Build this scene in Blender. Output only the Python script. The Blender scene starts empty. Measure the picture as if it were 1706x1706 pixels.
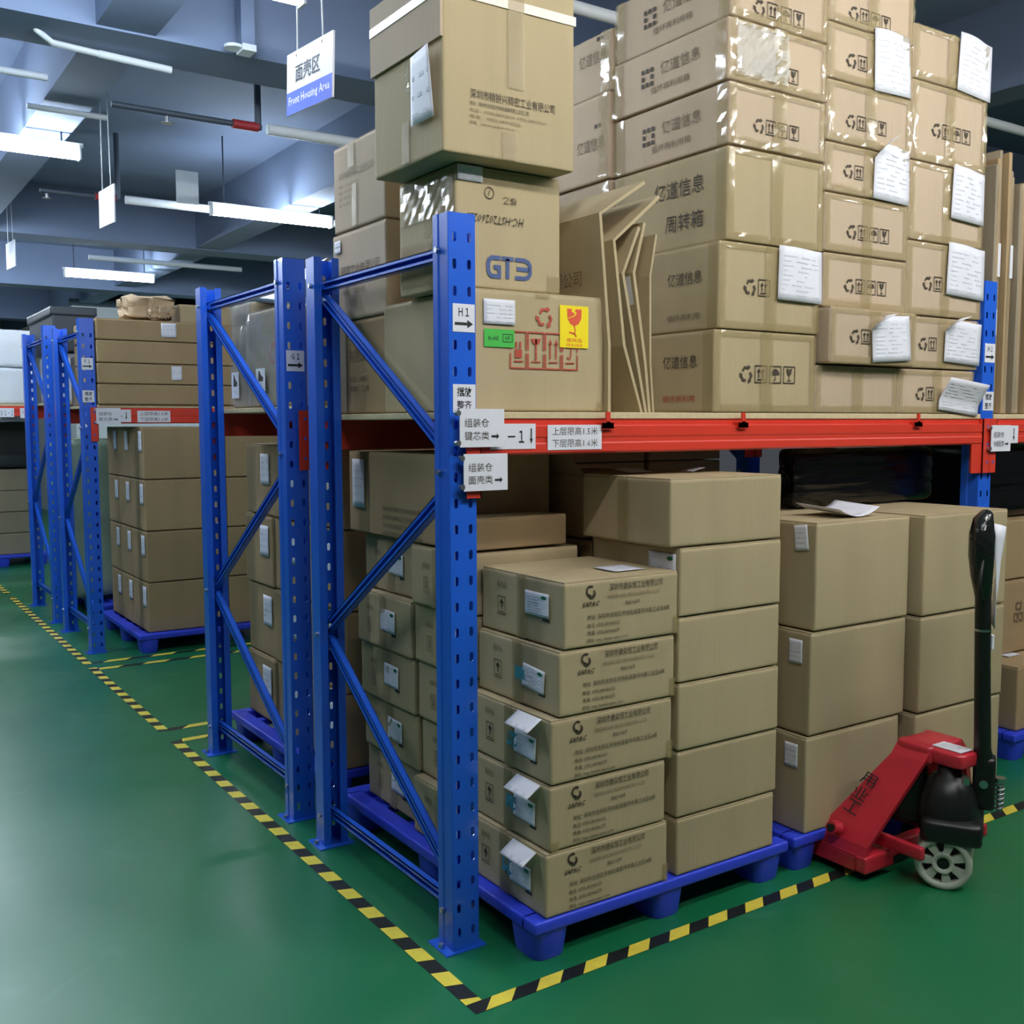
import bpy, bmesh, math, random
from mathutils import Vector, Matrix
random.seed(7)
S = bpy.context.scene
COL = S.collection
PI = math.pi

# ------------------------------------------------------------------ camera
CP = Vector((-1.4779, -2.5209, 1.55)); YAW, PIT, ROLL, FPX = 0.5903, 0.0852, 0.0027, 1723.6
def cam_axes():
    cy, sy, cp, sp = math.cos(YAW), math.sin(YAW), math.cos(PIT), math.sin(PIT)
    f = Vector((sy*cp, cy*cp, -sp)); r = Vector((cy, -sy, 0)); d = f.cross(r)
    cr, sr = math.cos(ROLL), math.sin(ROLL)
    return cr*r + sr*d, -sr*r + cr*d, f
CR, CD, CF = cam_axes()
cam = bpy.data.cameras.new('camera'); camo = bpy.data.objects.new('camera', cam); COL.objects.link(camo)
camo.matrix_world = Matrix(((CR.x, -CD.x, -CF.x, CP.x), (CR.y, -CD.y, -CF.y, CP.y), (CR.z, -CD.z, -CF.z, CP.z), (0, 0, 0, 1)))
cam.sensor_width = 36; cam.sensor_fit = 'HORIZONTAL'; cam.lens = FPX/1706*36; cam.clip_start = .05; cam.clip_end = 100
S.camera = camo
# ------------------------------------------------------------------ light and exposure
LAMP = 90.0
w = bpy.data.worlds.new('world'); S.world = w; w.use_nodes = True
bg = w.node_tree.nodes['Background']; bg.inputs[0].default_value = (.78, .88, 1.0, 1); bg.inputs[1].default_value = .07
S.view_settings.view_transform = 'Standard'; S.view_settings.look = 'None'; S.view_settings.gamma = 1
S.view_settings.use_curve_mapping = False; S.view_settings.exposure = 0.0

def fx(u, v, Y):      # point of the plane y = Y seen at a photo pixel, as (x, z)
    t = CF + (u-853)/FPX*CR + (v-853)/FPX*CD
    k = (Y-CP.y)/t.y
    return CP.x+k*t.x, CP.z+k*t.z

# ------------------------------------------------------------------ materials
def srgb(r, g, b):
    f = lambda c: (c/255)/12.92 if c/255 <= .04045 else ((c/255+.055)/1.055)**2.4
    return (f(r), f(g), f(b), 1)
def mat(name, col, rough=.5, metal=0, spec=.5, noise=0, nscale=8, bump=0, bscale=60, stretch=None, rand=0, coat=0):
    m = bpy.data.materials.new(name); m.use_nodes = True; nt = m.node_tree; b = nt.nodes['Principled BSDF']
    b.inputs['Base Color'].default_value = col; b.inputs['Roughness'].default_value = rough
    b.inputs['Metallic'].default_value = metal; b.inputs['Specular IOR Level'].default_value = spec
    b.inputs['Coat Weight'].default_value = coat
    N, L = nt.nodes.new, nt.links.new
    if noise or bump:
        tc = N('ShaderNodeTexCoord'); mp = N('ShaderNodeMapping'); L(tc.outputs['Object'], mp.inputs[0])
        if stretch: mp.inputs['Scale'].default_value = stretch
    last = None
    if noise:
        nz = N('ShaderNodeTexNoise'); nz.inputs['Scale'].default_value = nscale; nz.inputs['Detail'].default_value = 6
        L(mp.outputs[0], nz.inputs[0])
        hs = N('ShaderNodeHueSaturation'); hs.inputs['Color'].default_value = col
        mr = N('ShaderNodeMapRange'); mr.inputs[1].default_value = .3; mr.inputs[2].default_value = .7
        mr.inputs[3].default_value = 1-noise; mr.inputs[4].default_value = 1+noise
        L(nz.outputs[0], mr.inputs[0]); last = hs
        if rand:
            oi = N('ShaderNodeObjectInfo'); m2 = N('ShaderNodeMapRange'); m2.inputs[3].default_value = 1-rand; m2.inputs[4].default_value = 1+rand
            L(oi.outputs['Random'], m2.inputs[0]); mu = N('ShaderNodeMath'); mu.operation = 'MULTIPLY'
            L(mr.outputs[0], mu.inputs[0]); L(m2.outputs[0], mu.inputs[1]); L(mu.outputs[0], hs.inputs['Value'])
        else: L(mr.outputs[0], hs.inputs['Value'])
        L(hs.outputs[0], b.inputs['Base Color'])
    if bump:
        n2 = N('ShaderNodeTexNoise'); n2.inputs['Scale'].default_value = bscale; n2.inputs['Detail'].default_value = 3
        L(mp.outputs[0], n2.inputs[0]); bp = N('ShaderNodeBump'); bp.inputs['Strength'].default_value = bump; bp.inputs['Distance'].default_value = .01
        L(n2.outputs[0], bp.inputs['Height']); L(bp.outputs[0], b.inputs['Normal'])
    return m
def emis(name, col, s):
    m = bpy.data.materials.new(name); m.use_nodes = True; nt = m.node_tree; nt.nodes.clear()
    e = nt.nodes.new('ShaderNodeEmission'); e.inputs[0].default_value = col; e.inputs[1].default_value = s
    o = nt.nodes.new('ShaderNodeOutputMaterial'); nt.links.new(e.outputs[0], o.inputs[0]); return m
def film(name, col, fac, rough=.12):
    m = bpy.data.materials.new(name); m.use_nodes = True; nt = m.node_tree; b = nt.nodes['Principled BSDF']
    b.inputs['Base Color'].default_value = col; b.inputs['Roughness'].default_value = rough; b.inputs['Specular IOR Level'].default_value = .9
    t = nt.nodes.new('ShaderNodeBsdfTransparent'); mx = nt.nodes.new('ShaderNodeMixShader'); mx.inputs[0].default_value = fac
    nt.links.new(t.outputs[0], mx.inputs[1]); nt.links.new(b.outputs[0], mx.inputs[2])
    nt.links.new(mx.outputs[0], nt.nodes['Material Output'].inputs[0]); return m

CARD = mat('kraft_cardboard', srgb(179, 163, 129), .75, spec=.25, noise=.06, nscale=5, bump=.12, bscale=90, stretch=(1, 1, .12), rand=.05)
CARDP = mat('pinkish_cardboard', srgb(188, 169, 145), .75, spec=.25, noise=.06, nscale=5, bump=.12, bscale=90, stretch=(1, 1, .12), rand=.05)
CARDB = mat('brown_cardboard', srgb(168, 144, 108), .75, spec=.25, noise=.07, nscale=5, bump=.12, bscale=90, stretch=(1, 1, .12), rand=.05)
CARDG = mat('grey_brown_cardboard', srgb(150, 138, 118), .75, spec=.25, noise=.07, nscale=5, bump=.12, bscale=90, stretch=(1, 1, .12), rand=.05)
INK = mat('black_print', srgb(62, 52, 40), .7)
INKF = mat('faded_print', srgb(118, 100, 76), .7)
INKR = mat('red_print', srgb(178, 74, 56), .7)
INKB = mat('blue_print', srgb(72, 90, 138), .7)
GREY = mat('grey_print', srgb(206, 209, 220), .7)
BLACK = mat('black_ink', srgb(28, 30, 34), .6)
PAPER = mat('white_paper', srgb(226, 228, 238), .6, noise=.02, nscale=10)
TAPE = film('clear_packing_tape', srgb(166, 148, 100), .5, .4)
TAPEG = film('glossy_packing_tape', srgb(178, 162, 116), .42, .12)
FILM = film('clear_film', srgb(205, 205, 195), .34, .07)
STRAP = mat('white_strapping', srgb(235, 222, 210), .4)
BLUE = mat('blue_powder_coat', srgb(34, 98, 218), .28, noise=.05, nscale=3, bump=.03, bscale=40, coat=.3)
RED = mat('orange_red_powder_coat', srgb(214, 62, 44), .35, noise=.05, nscale=4, coat=.2)
BOARD = mat('particle_board', srgb(205, 188, 150), .7, noise=.08, nscale=60)
STEEL = mat('zinc_steel', srgb(190, 192, 196), .3, metal=1)
PBLUE = mat('blue_pallet_plastic', srgb(48, 72, 222), .42, noise=.05, nscale=6)
JRED = mat('red_jack_paint', srgb(196, 42, 58), .35, noise=.14, nscale=7, coat=.2)
JBLK = mat('black_jack_paint', srgb(20, 22, 22), .4, noise=.2, nscale=12)
RUB = mat('black_plastic_wrap', srgb(26, 30, 28), .16, bump=.6, bscale=26)
WHEEL = mat('grey_nylon', srgb(180, 186, 172), .5, noise=.05, nscale=12)
BFILM = mat('black_stretch_film', srgb(14, 13, 12), .2, bump=.5, bscale=5, stretch=(.3, 1, 6))
GFILM = mat('pale_green_wrap', srgb(150, 172, 150), .25, noise=.1, nscale=5, bump=.5, bscale=14)
WFILM = mat('white_wrap', srgb(214, 220, 228), .3, noise=.06, nscale=4, bump=.3, bscale=12)
YEL = mat('yellow_tape', srgb(226, 208, 74), .45, noise=.08, nscale=20)
TBLK = mat('black_tape', srgb(26, 30, 28), .45, noise=.2, nscale=20)
SYEL = mat('yellow_sticker', srgb(250, 226, 20), .4)
SRED = mat('red_sticker_print', srgb(226, 84, 50), .5)
SGRN = mat('green_sticker', srgb(66, 186, 72), .5)
DGRN = mat('dark_green_dot', srgb(10, 110, 70), .5)
SBLU = mat('blue_sign_band', srgb(58, 92, 214), .5)
CYAN = mat('cyan_tape', srgb(70, 150, 175), .3)
CEIL = mat('blue_grey_ceiling_paint', srgb(112, 128, 156), .85, noise=.05, nscale=1.5)
WALL = mat('pale_wall_paint', srgb(205, 212, 214), .85, noise=.03, nscale=2)
DARKT = mat('dark_trim_paint', srgb(70, 88, 100), .7)
PIPE = mat('dark_pipe', srgb(62, 74, 88), .5)
PIPER = mat('red_pipe', srgb(150, 40, 48), .5)
COND = mat('white_conduit', srgb(206, 214, 220), .5)
DCRATE = mat('dark_grey_plastic', srgb(46, 53, 62), .45)
KRAFT = mat('kraft_wrapping_paper', srgb(196, 172, 140), .8, noise=.06, nscale=6)
GLOW = emis('lit_tube', (.80, .90, 1, 1), LAMP)
GLOWW = emis('lit_tube_warm', (1, .97, .91, 1), LAMP)
# floor: green epoxy, scuffed
FLOOR = mat('green_epoxy', srgb(20, 108, 66), .3, noise=.09, nscale=1.3, spec=.75)
nt = FLOOR.node_tree; N, L = nt.nodes.new, nt.links.new; b = nt.nodes['Principled BSDF']
tc = N('ShaderNodeTexCoord'); n1 = N('ShaderNodeTexNoise'); n1.inputs['Scale'].default_value = 2.2; n1.inputs['Detail'].default_value = 8; L(tc.outputs['Object'], n1.inputs[0])
mr = N('ShaderNodeMapRange'); mr.inputs[1].default_value = .35; mr.inputs[2].default_value = .7; mr.inputs[3].default_value = .32; mr.inputs[4].default_value = .40
L(n1.outputs[0], mr.inputs[0]); L(mr.outputs[0], b.inputs['Roughness'])
n2 = N('ShaderNodeTexNoise'); n2.inputs['Scale'].default_value = 3; n2.inputs['Detail'].default_value = 9; n2.inputs['Distortion'].default_value = 1.2; L(tc.outputs['Object'], n2.inputs[0])
m2 = N('ShaderNodeMapRange'); m2.inputs[1].default_value = .6; m2.inputs[2].default_value = .8; m2.inputs[3].default_value = 0; m2.inputs[4].default_value = .28; L(n2.outputs[0], m2.inputs[0])
mx = N('ShaderNodeMix'); mx.data_type = 'RGBA'; L(m2.outputs[0], mx.inputs[0])
L(b.inputs['Base Color'].links[0].from_socket, mx.inputs[6]); mx.inputs[7].default_value = srgb(96, 150, 124); L(mx.outputs[2], b.inputs['Base Color'])

# ------------------------------------------------------------------ mesh helpers
OFF = {}
class MB:
    def __init__(s): s.v = []; s.f = []; s.m = []; s.sm = []; s.mats = []
    def mi(s, m):
        if m not in s.mats: s.mats.append(m)
        return s.mats.index(m)
    def add(s, vs, fs, m, smooth=False):
        o = len(s.v); k = s.mi(m); s.v += [tuple(p) for p in vs]
        for f in fs: s.f.append(tuple(i+o for i in f)); s.m.append(k); s.sm.append(smooth)
    def quad(s, a, b, c, d, m): s.add([a, b, c, d], [(0, 1, 2, 3)], m)
    def box(s, x0, x1, y0, y1, z0, z1, m, M=None):
        vs = [Vector((x, y, z)) for z in (z0, z1) for y in (y0, y1) for x in (x0, x1)]
        if M: vs = [M @ p for p in vs]
        s.add(vs, [(0, 2, 3, 1), (4, 5, 7, 6), (0, 1, 5, 4), (2, 6, 7, 3), (0, 4, 6, 2), (1, 3, 7, 5)], m)
    def rbox(s, x0, x1, y0, y1, z0, z1, m, r=.006, n=3, jit=.0012, sag=.0015, M=None):
        def ax(a, b):
            rr = min(r, (b-a)*.2); l = [a, a+rr, a+2.2*rr]; h = [b-2.2*rr, b-rr, b]
            return l+[l[2]+(h[0]-l[2])*i/(n+1) for i in range(1, n+1)]+h
        X, Y, Z = ax(x0, x1), ax(y0, y1), ax(z0, z1); idx = {}; vs = []; fs = []
        lo = Vector((x0, y0, z0)); hi = Vector((x1, y1, z1)); rr = Vector([min(r, (hi[i]-lo[i])*.2) for i in range(3)])
        def V(i, j, k):
            key = (i, j, k)
            if key in idx: return idx[key]
            p = Vector((X[i], Y[j], Z[k])); q = Vector([min(max(p[t], lo[t]+rr[t]), hi[t]-rr[t]) for t in range(3)]); d = p-q
            sc = [(p[t]-lo[t])/(hi[t]-lo[t]) for t in range(3)]
            on = [abs(d[t]) > 1e-9 for t in range(3)]
            if d.length > 1e-9: p = q+Vector([d[t]/max(d.length/rr[t], 1) if d.length > rr[t] else d[t] for t in range(3)])
            if sum(on) == 1:
                t = on.index(True); o = [u for u in range(3) if u != t]
                p[t] -= math.copysign(1, d[t])*sag*16*sc[o[0]]*(1-sc[o[0]])*sc[o[1]]*(1-sc[o[1]])
            for t in range(3):
                if on[t]: p[t] -= math.copysign(random.random()*jit, d[t])
            idx[key] = len(vs); vs.append(M @ p if M else p); return idx[key]
        a, b_, c = len(X)-1, len(Y)-1, len(Z)-1
        for i in range(a):
            for j in range(b_):
                fs.append((V(i, j, 0), V(i, j+1, 0), V(i+1, j+1, 0), V(i+1, j, 0)))
                fs.append((V(i, j, c), V(i+1, j, c), V(i+1, j+1, c), V(i, j+1, c)))
        for i in range(a):
            for k in range(c):
                fs.append((V(i, 0, k), V(i+1, 0, k), V(i+1, 0, k+1), V(i, 0, k+1)))
                fs.append((V(i, b_, k), V(i, b_, k+1), V(i+1, b_, k+1), V(i+1, b_, k)))
        for j in range(b_):
            for k in range(c):
                fs.append((V(0, j, k), V(0, j, k+1), V(0, j+1, k+1), V(0, j+1, k)))
                fs.append((V(a, j, k), V(a, j+1, k), V(a, j+1, k+1), V(a, j, k+1)))
        s.add(vs, fs, m, True)
    def cyl(s, p, q, r, m, n=12, r2=None, caps=True):
        p, q = Vector(p), Vector(q); d = (q-p).normalized(); a = d.orthogonal().normalized(); c = d.cross(a); r2 = r if r2 is None else r2
        vs = []
        for t, (o, rad) in enumerate(((p, r), (q, r2))):
            for i in range(n):
                t_ = 2*PI*i/n; vs.append(o+rad*(math.cos(t_)*a+math.sin(t_)*c))
        s.add(vs, [(i, (i+1) % n, n+(i+1) % n, n+i) for i in range(n)], m, True)
        if caps: s.add(vs, [tuple(range(n-1, -1, -1)), tuple(range(n, 2*n))], m)
    def tube(s, pts, r, m, n=8):
        pts = [Vector(p) for p in pts]; rs = r if isinstance(r, (list, tuple)) else [r]*len(pts); vs = []
        up = None
        for i, p in enumerate(pts):
            d = (pts[min(i+1, len(pts)-1)]-pts[max(i-1, 0)]).normalized()
            a = d.orthogonal().normalized() if up is None else (up-d*up.dot(d)).normalized(); up = a; c = d.cross(a)
            for k in range(n): t = 2*PI*k/n; vs.append(p+rs[i]*(math.cos(t)*a+math.sin(t)*c))
        fs = [(i*n+k, i*n+(k+1) % n, (i+1)*n+(k+1) % n, (i+1)*n+k) for i in range(len(pts)-1) for k in range(n)]
        s.add(vs, fs, m, True); s.add(vs, [tuple(range(n-1, -1, -1)), tuple(range(len(vs)-n, len(vs)))], m)
    def prism(s, poly, d, m):                   # closed polygon of 3D points pushed along d
        n = len(poly); P = [Vector(p) for p in poly]; Q = [p+Vector(d) for p in P]
        s.add(P+Q, [tuple(range(n)), tuple(range(2*n-1, n-1, -1))]+[(i, n+i, n+(i+1) % n, (i+1) % n) for i in range(n)], m)
    def lathe(s, c, axis, prof, m, n=28):       # prof: (radius, along)
        c = Vector(c); d = Vector(axis).normalized(); a = d.orthogonal().normalized(); e = d.cross(a); vs = []
        for r, h in prof:
            for k in range(n): t = 2*PI*k/n; vs.append(c+d*h+r*(math.cos(t)*a+math.sin(t)*e))
        s.add(vs, [(i*n+k, i*n+(k+1) % n, (i+1)*n+(k+1) % n, (i+1)*n+k) for i in range(len(prof)-1) for k in range(n)], m, True)
    def build(s, name, parent=None, solid=0):
        o0 = OFF.get(parent.name, Vector()) if parent else Vector()
        me = bpy.data.meshes.new(name); me.from_pydata([(p[0]-o0.x, p[1]-o0.y, p[2]-o0.z) for p in s.v], [], s.f)
        for m in s.mats: me.materials.append(m)
        me.polygons.foreach_set('material_index', s.m); me.polygons.foreach_set('use_smooth', s.sm); me.update()
        o = bpy.data.objects.new(name, me); COL.objects.link(o)
        if parent: o.parent = parent
        OFF[o.name] = o0.copy()
        if solid: md = o.modifiers.new('thickness', 'SOLIDIFY'); md.thickness = solid; md.offset = 0
        return o
def tag(o, label=None, cat=None, group=None, kind=None):
    if label: o['label'] = label
    if cat: o['category'] = cat
    if group: o['group'] = group
    if kind: o['kind'] = kind
    return o
def thing(name, loc, label, cat, group=None):
    o = bpy.data.objects.new(name, None); COL.objects.link(o); o.location = loc; o.empty_display_size = .1
    OFF[o.name] = Vector(loc); return tag(o, label, cat, group)

# text: unit-box glyph meshes, cached
TX = {}
def glyphs(t, bold=0):
    key = (t, bold)
    if key in TX: return TX[key]
    cu = bpy.data.curves.new('t', 'FONT'); cu.body = t; cu.resolution_u = 1; cu.offset = bold
    o = bpy.data.objects.new('t', cu); COL.objects.link(o); dg = bpy.context.evaluated_depsgraph_get()
    ev = o.evaluated_get(dg); me = ev.to_mesh()
    vs = [(v.co.x, v.co.y) for v in me.vertices]; fs = [tuple(p.vertices) for p in me.polygons]
    x0, x1 = min(p[0] for p in vs), max(p[0] for p in vs); y0, y1 = min(p[1] for p in vs), max(p[1] for p in vs)
    ev.to_mesh_clear(); bpy.data.objects.remove(o); bpy.data.curves.remove(cu)
    TX[key] = ([((x-x0)/(x1-x0), (y-y0)/max(y1-y0, 1e-4)) for x, y in vs], fs); return TX[key]
class Face:            # a drawing plane; a runs along U, b along V, lifted along Nrm
    def __init__(s, o, U, V): s.o = Vector(o); s.U = Vector(U); s.V = Vector(V); s.n = s.U.cross(s.V).normalized()
    def p(s, a, b, h=.0015): return s.o+s.U*a+s.V*b+s.n*h
def FF(y, x=0, z=0): return Face((x, y, z), (1, 0, 0), (0, 0, 1))          # faces -Y ; a = X, b = Z
def FL(x, y=0, z=0): return Face((x, y, z), (0, -1, 0), (0, 0, 1))         # faces -X ; a = -Y, b = Z
def FT(z): return Face((0, 0, z), (1, 0, 0), (0, 1, 0))
def text(mb, F, t, a, b, W, H, m, h=.0015, flip=False, shear=0, bold=0):
    vs, fs = glyphs(t, bold)
    mb.add([F.p(a+W*(1-x if flip else x)+shear*y*H, b+H*(1-y if flip else y), h) for x, y in vs], fs, m)
def rect(mb, F, a0, a1, b0, b1, m, h=.0015): mb.quad(F.p(a0, b0, h), F.p(a1, b0, h), F.p(a1, b1, h), F.p(a0, b1, h), m)
def poly(mb, F, pts, m, h=.0015): mb.add([F.p(a, b, h) for a, b in pts], [tuple(range(len(pts)))], m)
def ribbon(mb, F, pts, w_, m, h=.0015, closed=False):
    n = len(pts); P = [Vector(p) for p in pts]; l = []; r = []
    for i in range(n):
        a = P[i]-P[i-1] if (i or closed) else P[1]-P[0]; b = P[(i+1) % n]-P[i] if (i < n-1 or closed) else P[-1]-P[-2]
        a, b = a.normalized(), b.normalized(); t = (a+b).normalized() if (a+b).length > 1e-6 else a
        nn = Vector((-t.y, t.x)); k = w_/2/max(.4, nn.dot(Vector((-a.y, a.x)))); l.append(P[i]+nn*k); r.append(P[i]-nn*k)
    q = [F.p(p.x, p.y, h) for p in l]+[F.p(p.x, p.y, h) for p in r]
    rg = range(n if closed else n-1); mb.add(q, [(n+i, n+(i+1) % n, (i+1) % n, i) for i in rg], m)
def disc(mb, F, a, b, r, m, h=.0015, n=16): poly(mb, F, [(a+r*math.cos(2*PI*i/n), b+r*math.sin(2*PI*i/n)) for i in range(n)], m, h)
def ring(mb, F, a, b, r, w_, m, h=.0015, n=18): ribbon(mb, F, [(a+r*math.cos(2*PI*i/n), b+r*math.sin(2*PI*i/n)) for i in range(n)], w_, m, h, True)
def icon(mb, F, kind, a, b, s_, m, h=.0015):
    t = s_*.06
    R = lambda x0, x1, y0, y1: rect(mb, F, a+x0*s_, a+x1*s_, b+y0*s_, b+y1*s_, m, h)
    P = lambda pts: poly(mb, F, [(a+x*s_, b+y*s_) for x, y in pts], m, h)
    if kind == 'recycle':
        c = (.5, .45)
        for k in range(3):
            an = 2*PI*k/3+PI/2; q = lambda rad, da: (c[0]+rad*math.cos(an+da), c[1]+rad*math.sin(an+da))
            pts = [q(.34, .95), q(.44, .38), q(.44, -.3)]
            ribbon(mb, F, [(a+x*s_, b+y*s_) for x, y in pts], .14*s_, m, h)
            e = Vector(q(.44, -.3)); d = (Vector(q(.44, -.3))-Vector(q(.44, .38))).normalized(); nn = Vector((-d.y, d.x))
            P([tuple(e-nn*.16), tuple(e+d*.24), tuple(e+nn*.16)])
        return
    ribbon(mb, F, [(a, b), (a+s_, b), (a+s_, b+s_), (a, b+s_)], t, m, h, True)
    if kind == 'up':
        R(.18, .82, .14, .2)
        for x in (.32, .68): R(x-.04, x+.04, .26, .7); P([(x-.13, .62), (x+.13, .62), (x, .86)])
    if kind == 'rain':
        P([(.5+.36*math.cos(PI*i/10), .48+.36*math.sin(PI*i/10)) for i in range(11)]); R(.47, .53, .18, .5); R(.38, .53, .14, .19)
    if kind == 'glass':
        P([(.25, .88), (.42, .88), (.47, .72), (.55, .88), (.75, .88), (.66, .52), (.5, .44), (.34, .52)]); R(.47, .53, .18, .46); R(.33, .67, .12, .18)
def icons(mb, F, a, b, s_, m, n=4, h=.0015, gap=1.25):
    for i, k in enumerate(('recycle', 'up', 'rain', 'glass')[:n]): icon(mb, F, k, a+i*gap*s_, b, s_, m, h)
def lines(mb, F, a0, a1, b0, b1, n, m, h, seed=1):
    rr = random.Random(seed); dz = (b1-b0)/n
    for i in range(n):
        x = a0+(a1-a0)*rr.choice((0, 0, .05))
        while x < a1-.02*(a1-a0):
            ww = (a1-a0)*rr.uniform(.08, .35); rect(mb, F, x, min(x+ww, a1), b0+dz*(i+.32), b0+dz*(i+.62), m, h); x += ww+(a1-a0)*rr.uniform(.03, .2)
def paper(parent, F, a0, a1, b0, b1, seed=1, n=7, curl=None, lift=.004, dot=False, name='paper_label', tilt=0, label=None):
    rr = random.Random(seed); mb = MB(); W, H = a1-a0, b1-b0; g = 7
    c = curl or (lambda s, t: 0)
    def P(s, t, e=0):
        x, y = a0+W*s, b0+H*t
        return F.p(x+tilt*(t-.5)*H, y-tilt*(s-.5)*W, lift+c(s, t)+e)
    vs = [P(i/g, j/g) for j in range(g+1) for i in range(g+1)]
    mb.add(vs, [(j*(g+1)+i, j*(g+1)+i+1, (j+1)*(g+1)+i+1, (j+1)*(g+1)+i) for j in range(g) for i in range(g)], PAPER, True)
    dz = .8/n
    for i in range(n):
        y = .1+dz*i; x = .08
        while x < .85:
            ww = min(rr.uniform(.06, .3), .92-x); k = 3
            for q in range(k):
                s0, s1 = x+ww*q/k, x+ww*(q+1)/k
                mb.quad(P(s0, y, .0012), P(s1, y, .0012), P(s1, y+dz*.22, .0012), P(s0, y+dz*.22, .0012), GREY)
            x += ww+rr.uniform(.04, .3)
    if dot:
        cx, cy = .8, .82
        mb.add([P(cx+.11*math.cos(t*PI/6), cy+.08*math.sin(t*PI/6), .0016) for t in range(12)], [tuple(range(12))], DGRN)
        rect(mb, F, a0+W*.72, a1, b0-H*.16, b0-H*.06, BLACK, .001)
    o = mb.build(name, parent, solid=.0008)
    if label: o['label'] = label
    return o
FILMS = film('shiny_crumpled_film', srgb(230, 228, 220), .55, .08)
def crinkle(mb, F, a0, a1, b0, b1, m, amp=.0025, step=.022, lift=.003):
    na, nb = max(2, int((a1-a0)/step)), max(2, int((b1-b0)/step))
    vs = [F.p(a0+(a1-a0)*i/na, b0+(b1-b0)*j/nb, lift+random.random()*amp) for j in range(nb+1) for i in range(na+1)]
    mb.add(vs, [(j*(na+1)+i, j*(na+1)+i+1, (j+1)*(na+1)+i+1, (j+1)*(na+1)+i) for j in range(nb) for i in range(na)], m, m is not FILMS and random.random() < .5)

CNT = [0]
def carton(b6, label, group=None, m=CARD, prints=None, tapes=(), papers=None, extra=None, cat='cardboard box', name='cardboard_box', seam='x', r=.006):
    x0, x1, y0, y1, z0, z1 = b6
    F, Ls, T = FF(y0), FL(x0), FT(z1)
    mb = MB(); mb.rbox(x0, x1, y0, y1, z0+.001, z1-.004, m, r=r)
    e = .003                                    # top flaps meeting at a seam
    if seam == 'x':
        ym = (y0+y1)/2; mb.box(x0+e, x1-e, y0+e, ym-.0015, z1-.006, z1-.001, m); mb.box(x0+e, x1-e, ym+.0015, y1-e, z1-.006, z1-.001, m)
    else:
        xm = (x0+x1)/2; mb.box(x0+e, xm-.0015, y0+e, y1-e, z1-.006, z1-.001, m); mb.box(xm+.0015, x1-e, y0+e, y1-e, z1-.006, z1-.001, m)
    if prints: prints(mb, F, Ls, T)
    if not (tapes or papers or extra):
        return tag(mb.build(name), label, cat, group)
    root = thing(name, ((x0+x1)/2, (y0+y1)/2, z0), label, cat, group)
    mb.build('carton_body', root)
    if tapes:
        for t in tapes:
            f = {'F': F, 'L': Ls, 'T': T}[t[0]]; tb = MB()
            crinkle(tb, f, t[1], t[2], t[3], t[4], t[5] if len(t) > 5 else TAPE, t[6] if len(t) > 6 else .002, t[7] if len(t) > 7 else .022)
            tb.build('clear_film_patch' if len(t) > 5 and t[5] is FILMS else 'packing_tape', root)
    if papers: papers(root, F, Ls, T)
    if extra: extra(root, F, Ls, T)
    return root

# ------------------------------------------------------------------ structure
def struct(name, mb): return tag(mb.build(name), kind='structure')
mb = MB(); mb.box(-9, 12, -8, 24, -.1, 0, FLOOR); struct('floor', mb)
mb = MB(); mb.box(-9, 12, -8, 24, 3.95, 4.15, CEIL); struct('ceiling', mb)
for i, (y0, y1, zb) in enumerate(((-3.3, -2.9, 3.45), (2.85, 3.25, 3.45), (8.9, 9.3, 3.45), (12.6, 13.0, 3.4), (17.5, 17.9, 3.4))):
    mb = MB(); mb.box(-9, 12, y0, y1, zb, 3.96, CEIL); struct('trim_%d' % (i+1), mb)
for i, (x0, x1) in enumerate(((-.27, .01), (2.05, 2.33), (4.3, 4.56), (-4.6, -4.3))):
    mb = MB(); mb.box(x0, x1, -8, 24, 3.46, 3.96, CEIL); struct('trim_%d' % (i+6), mb)
mb = MB(); mb.box(-9, 12, 23, 23.2, 0, 3.96, WALL); struct('wall_back', mb)
mb = MB(); mb.box(1.95, 9, 15, 15.15, 0, 3.42, WALL); struct('wall_partition', mb)
mb = MB(); mb.box(1.95, 2.1, 15.15, 23, 0, 3.42, WALL); struct('wall_inner', mb)
mb = MB(); mb.box(1.9, 9, 14.93, 15.0, 3.42, 3.52, DARKT); struct('trim_10', mb)

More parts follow.
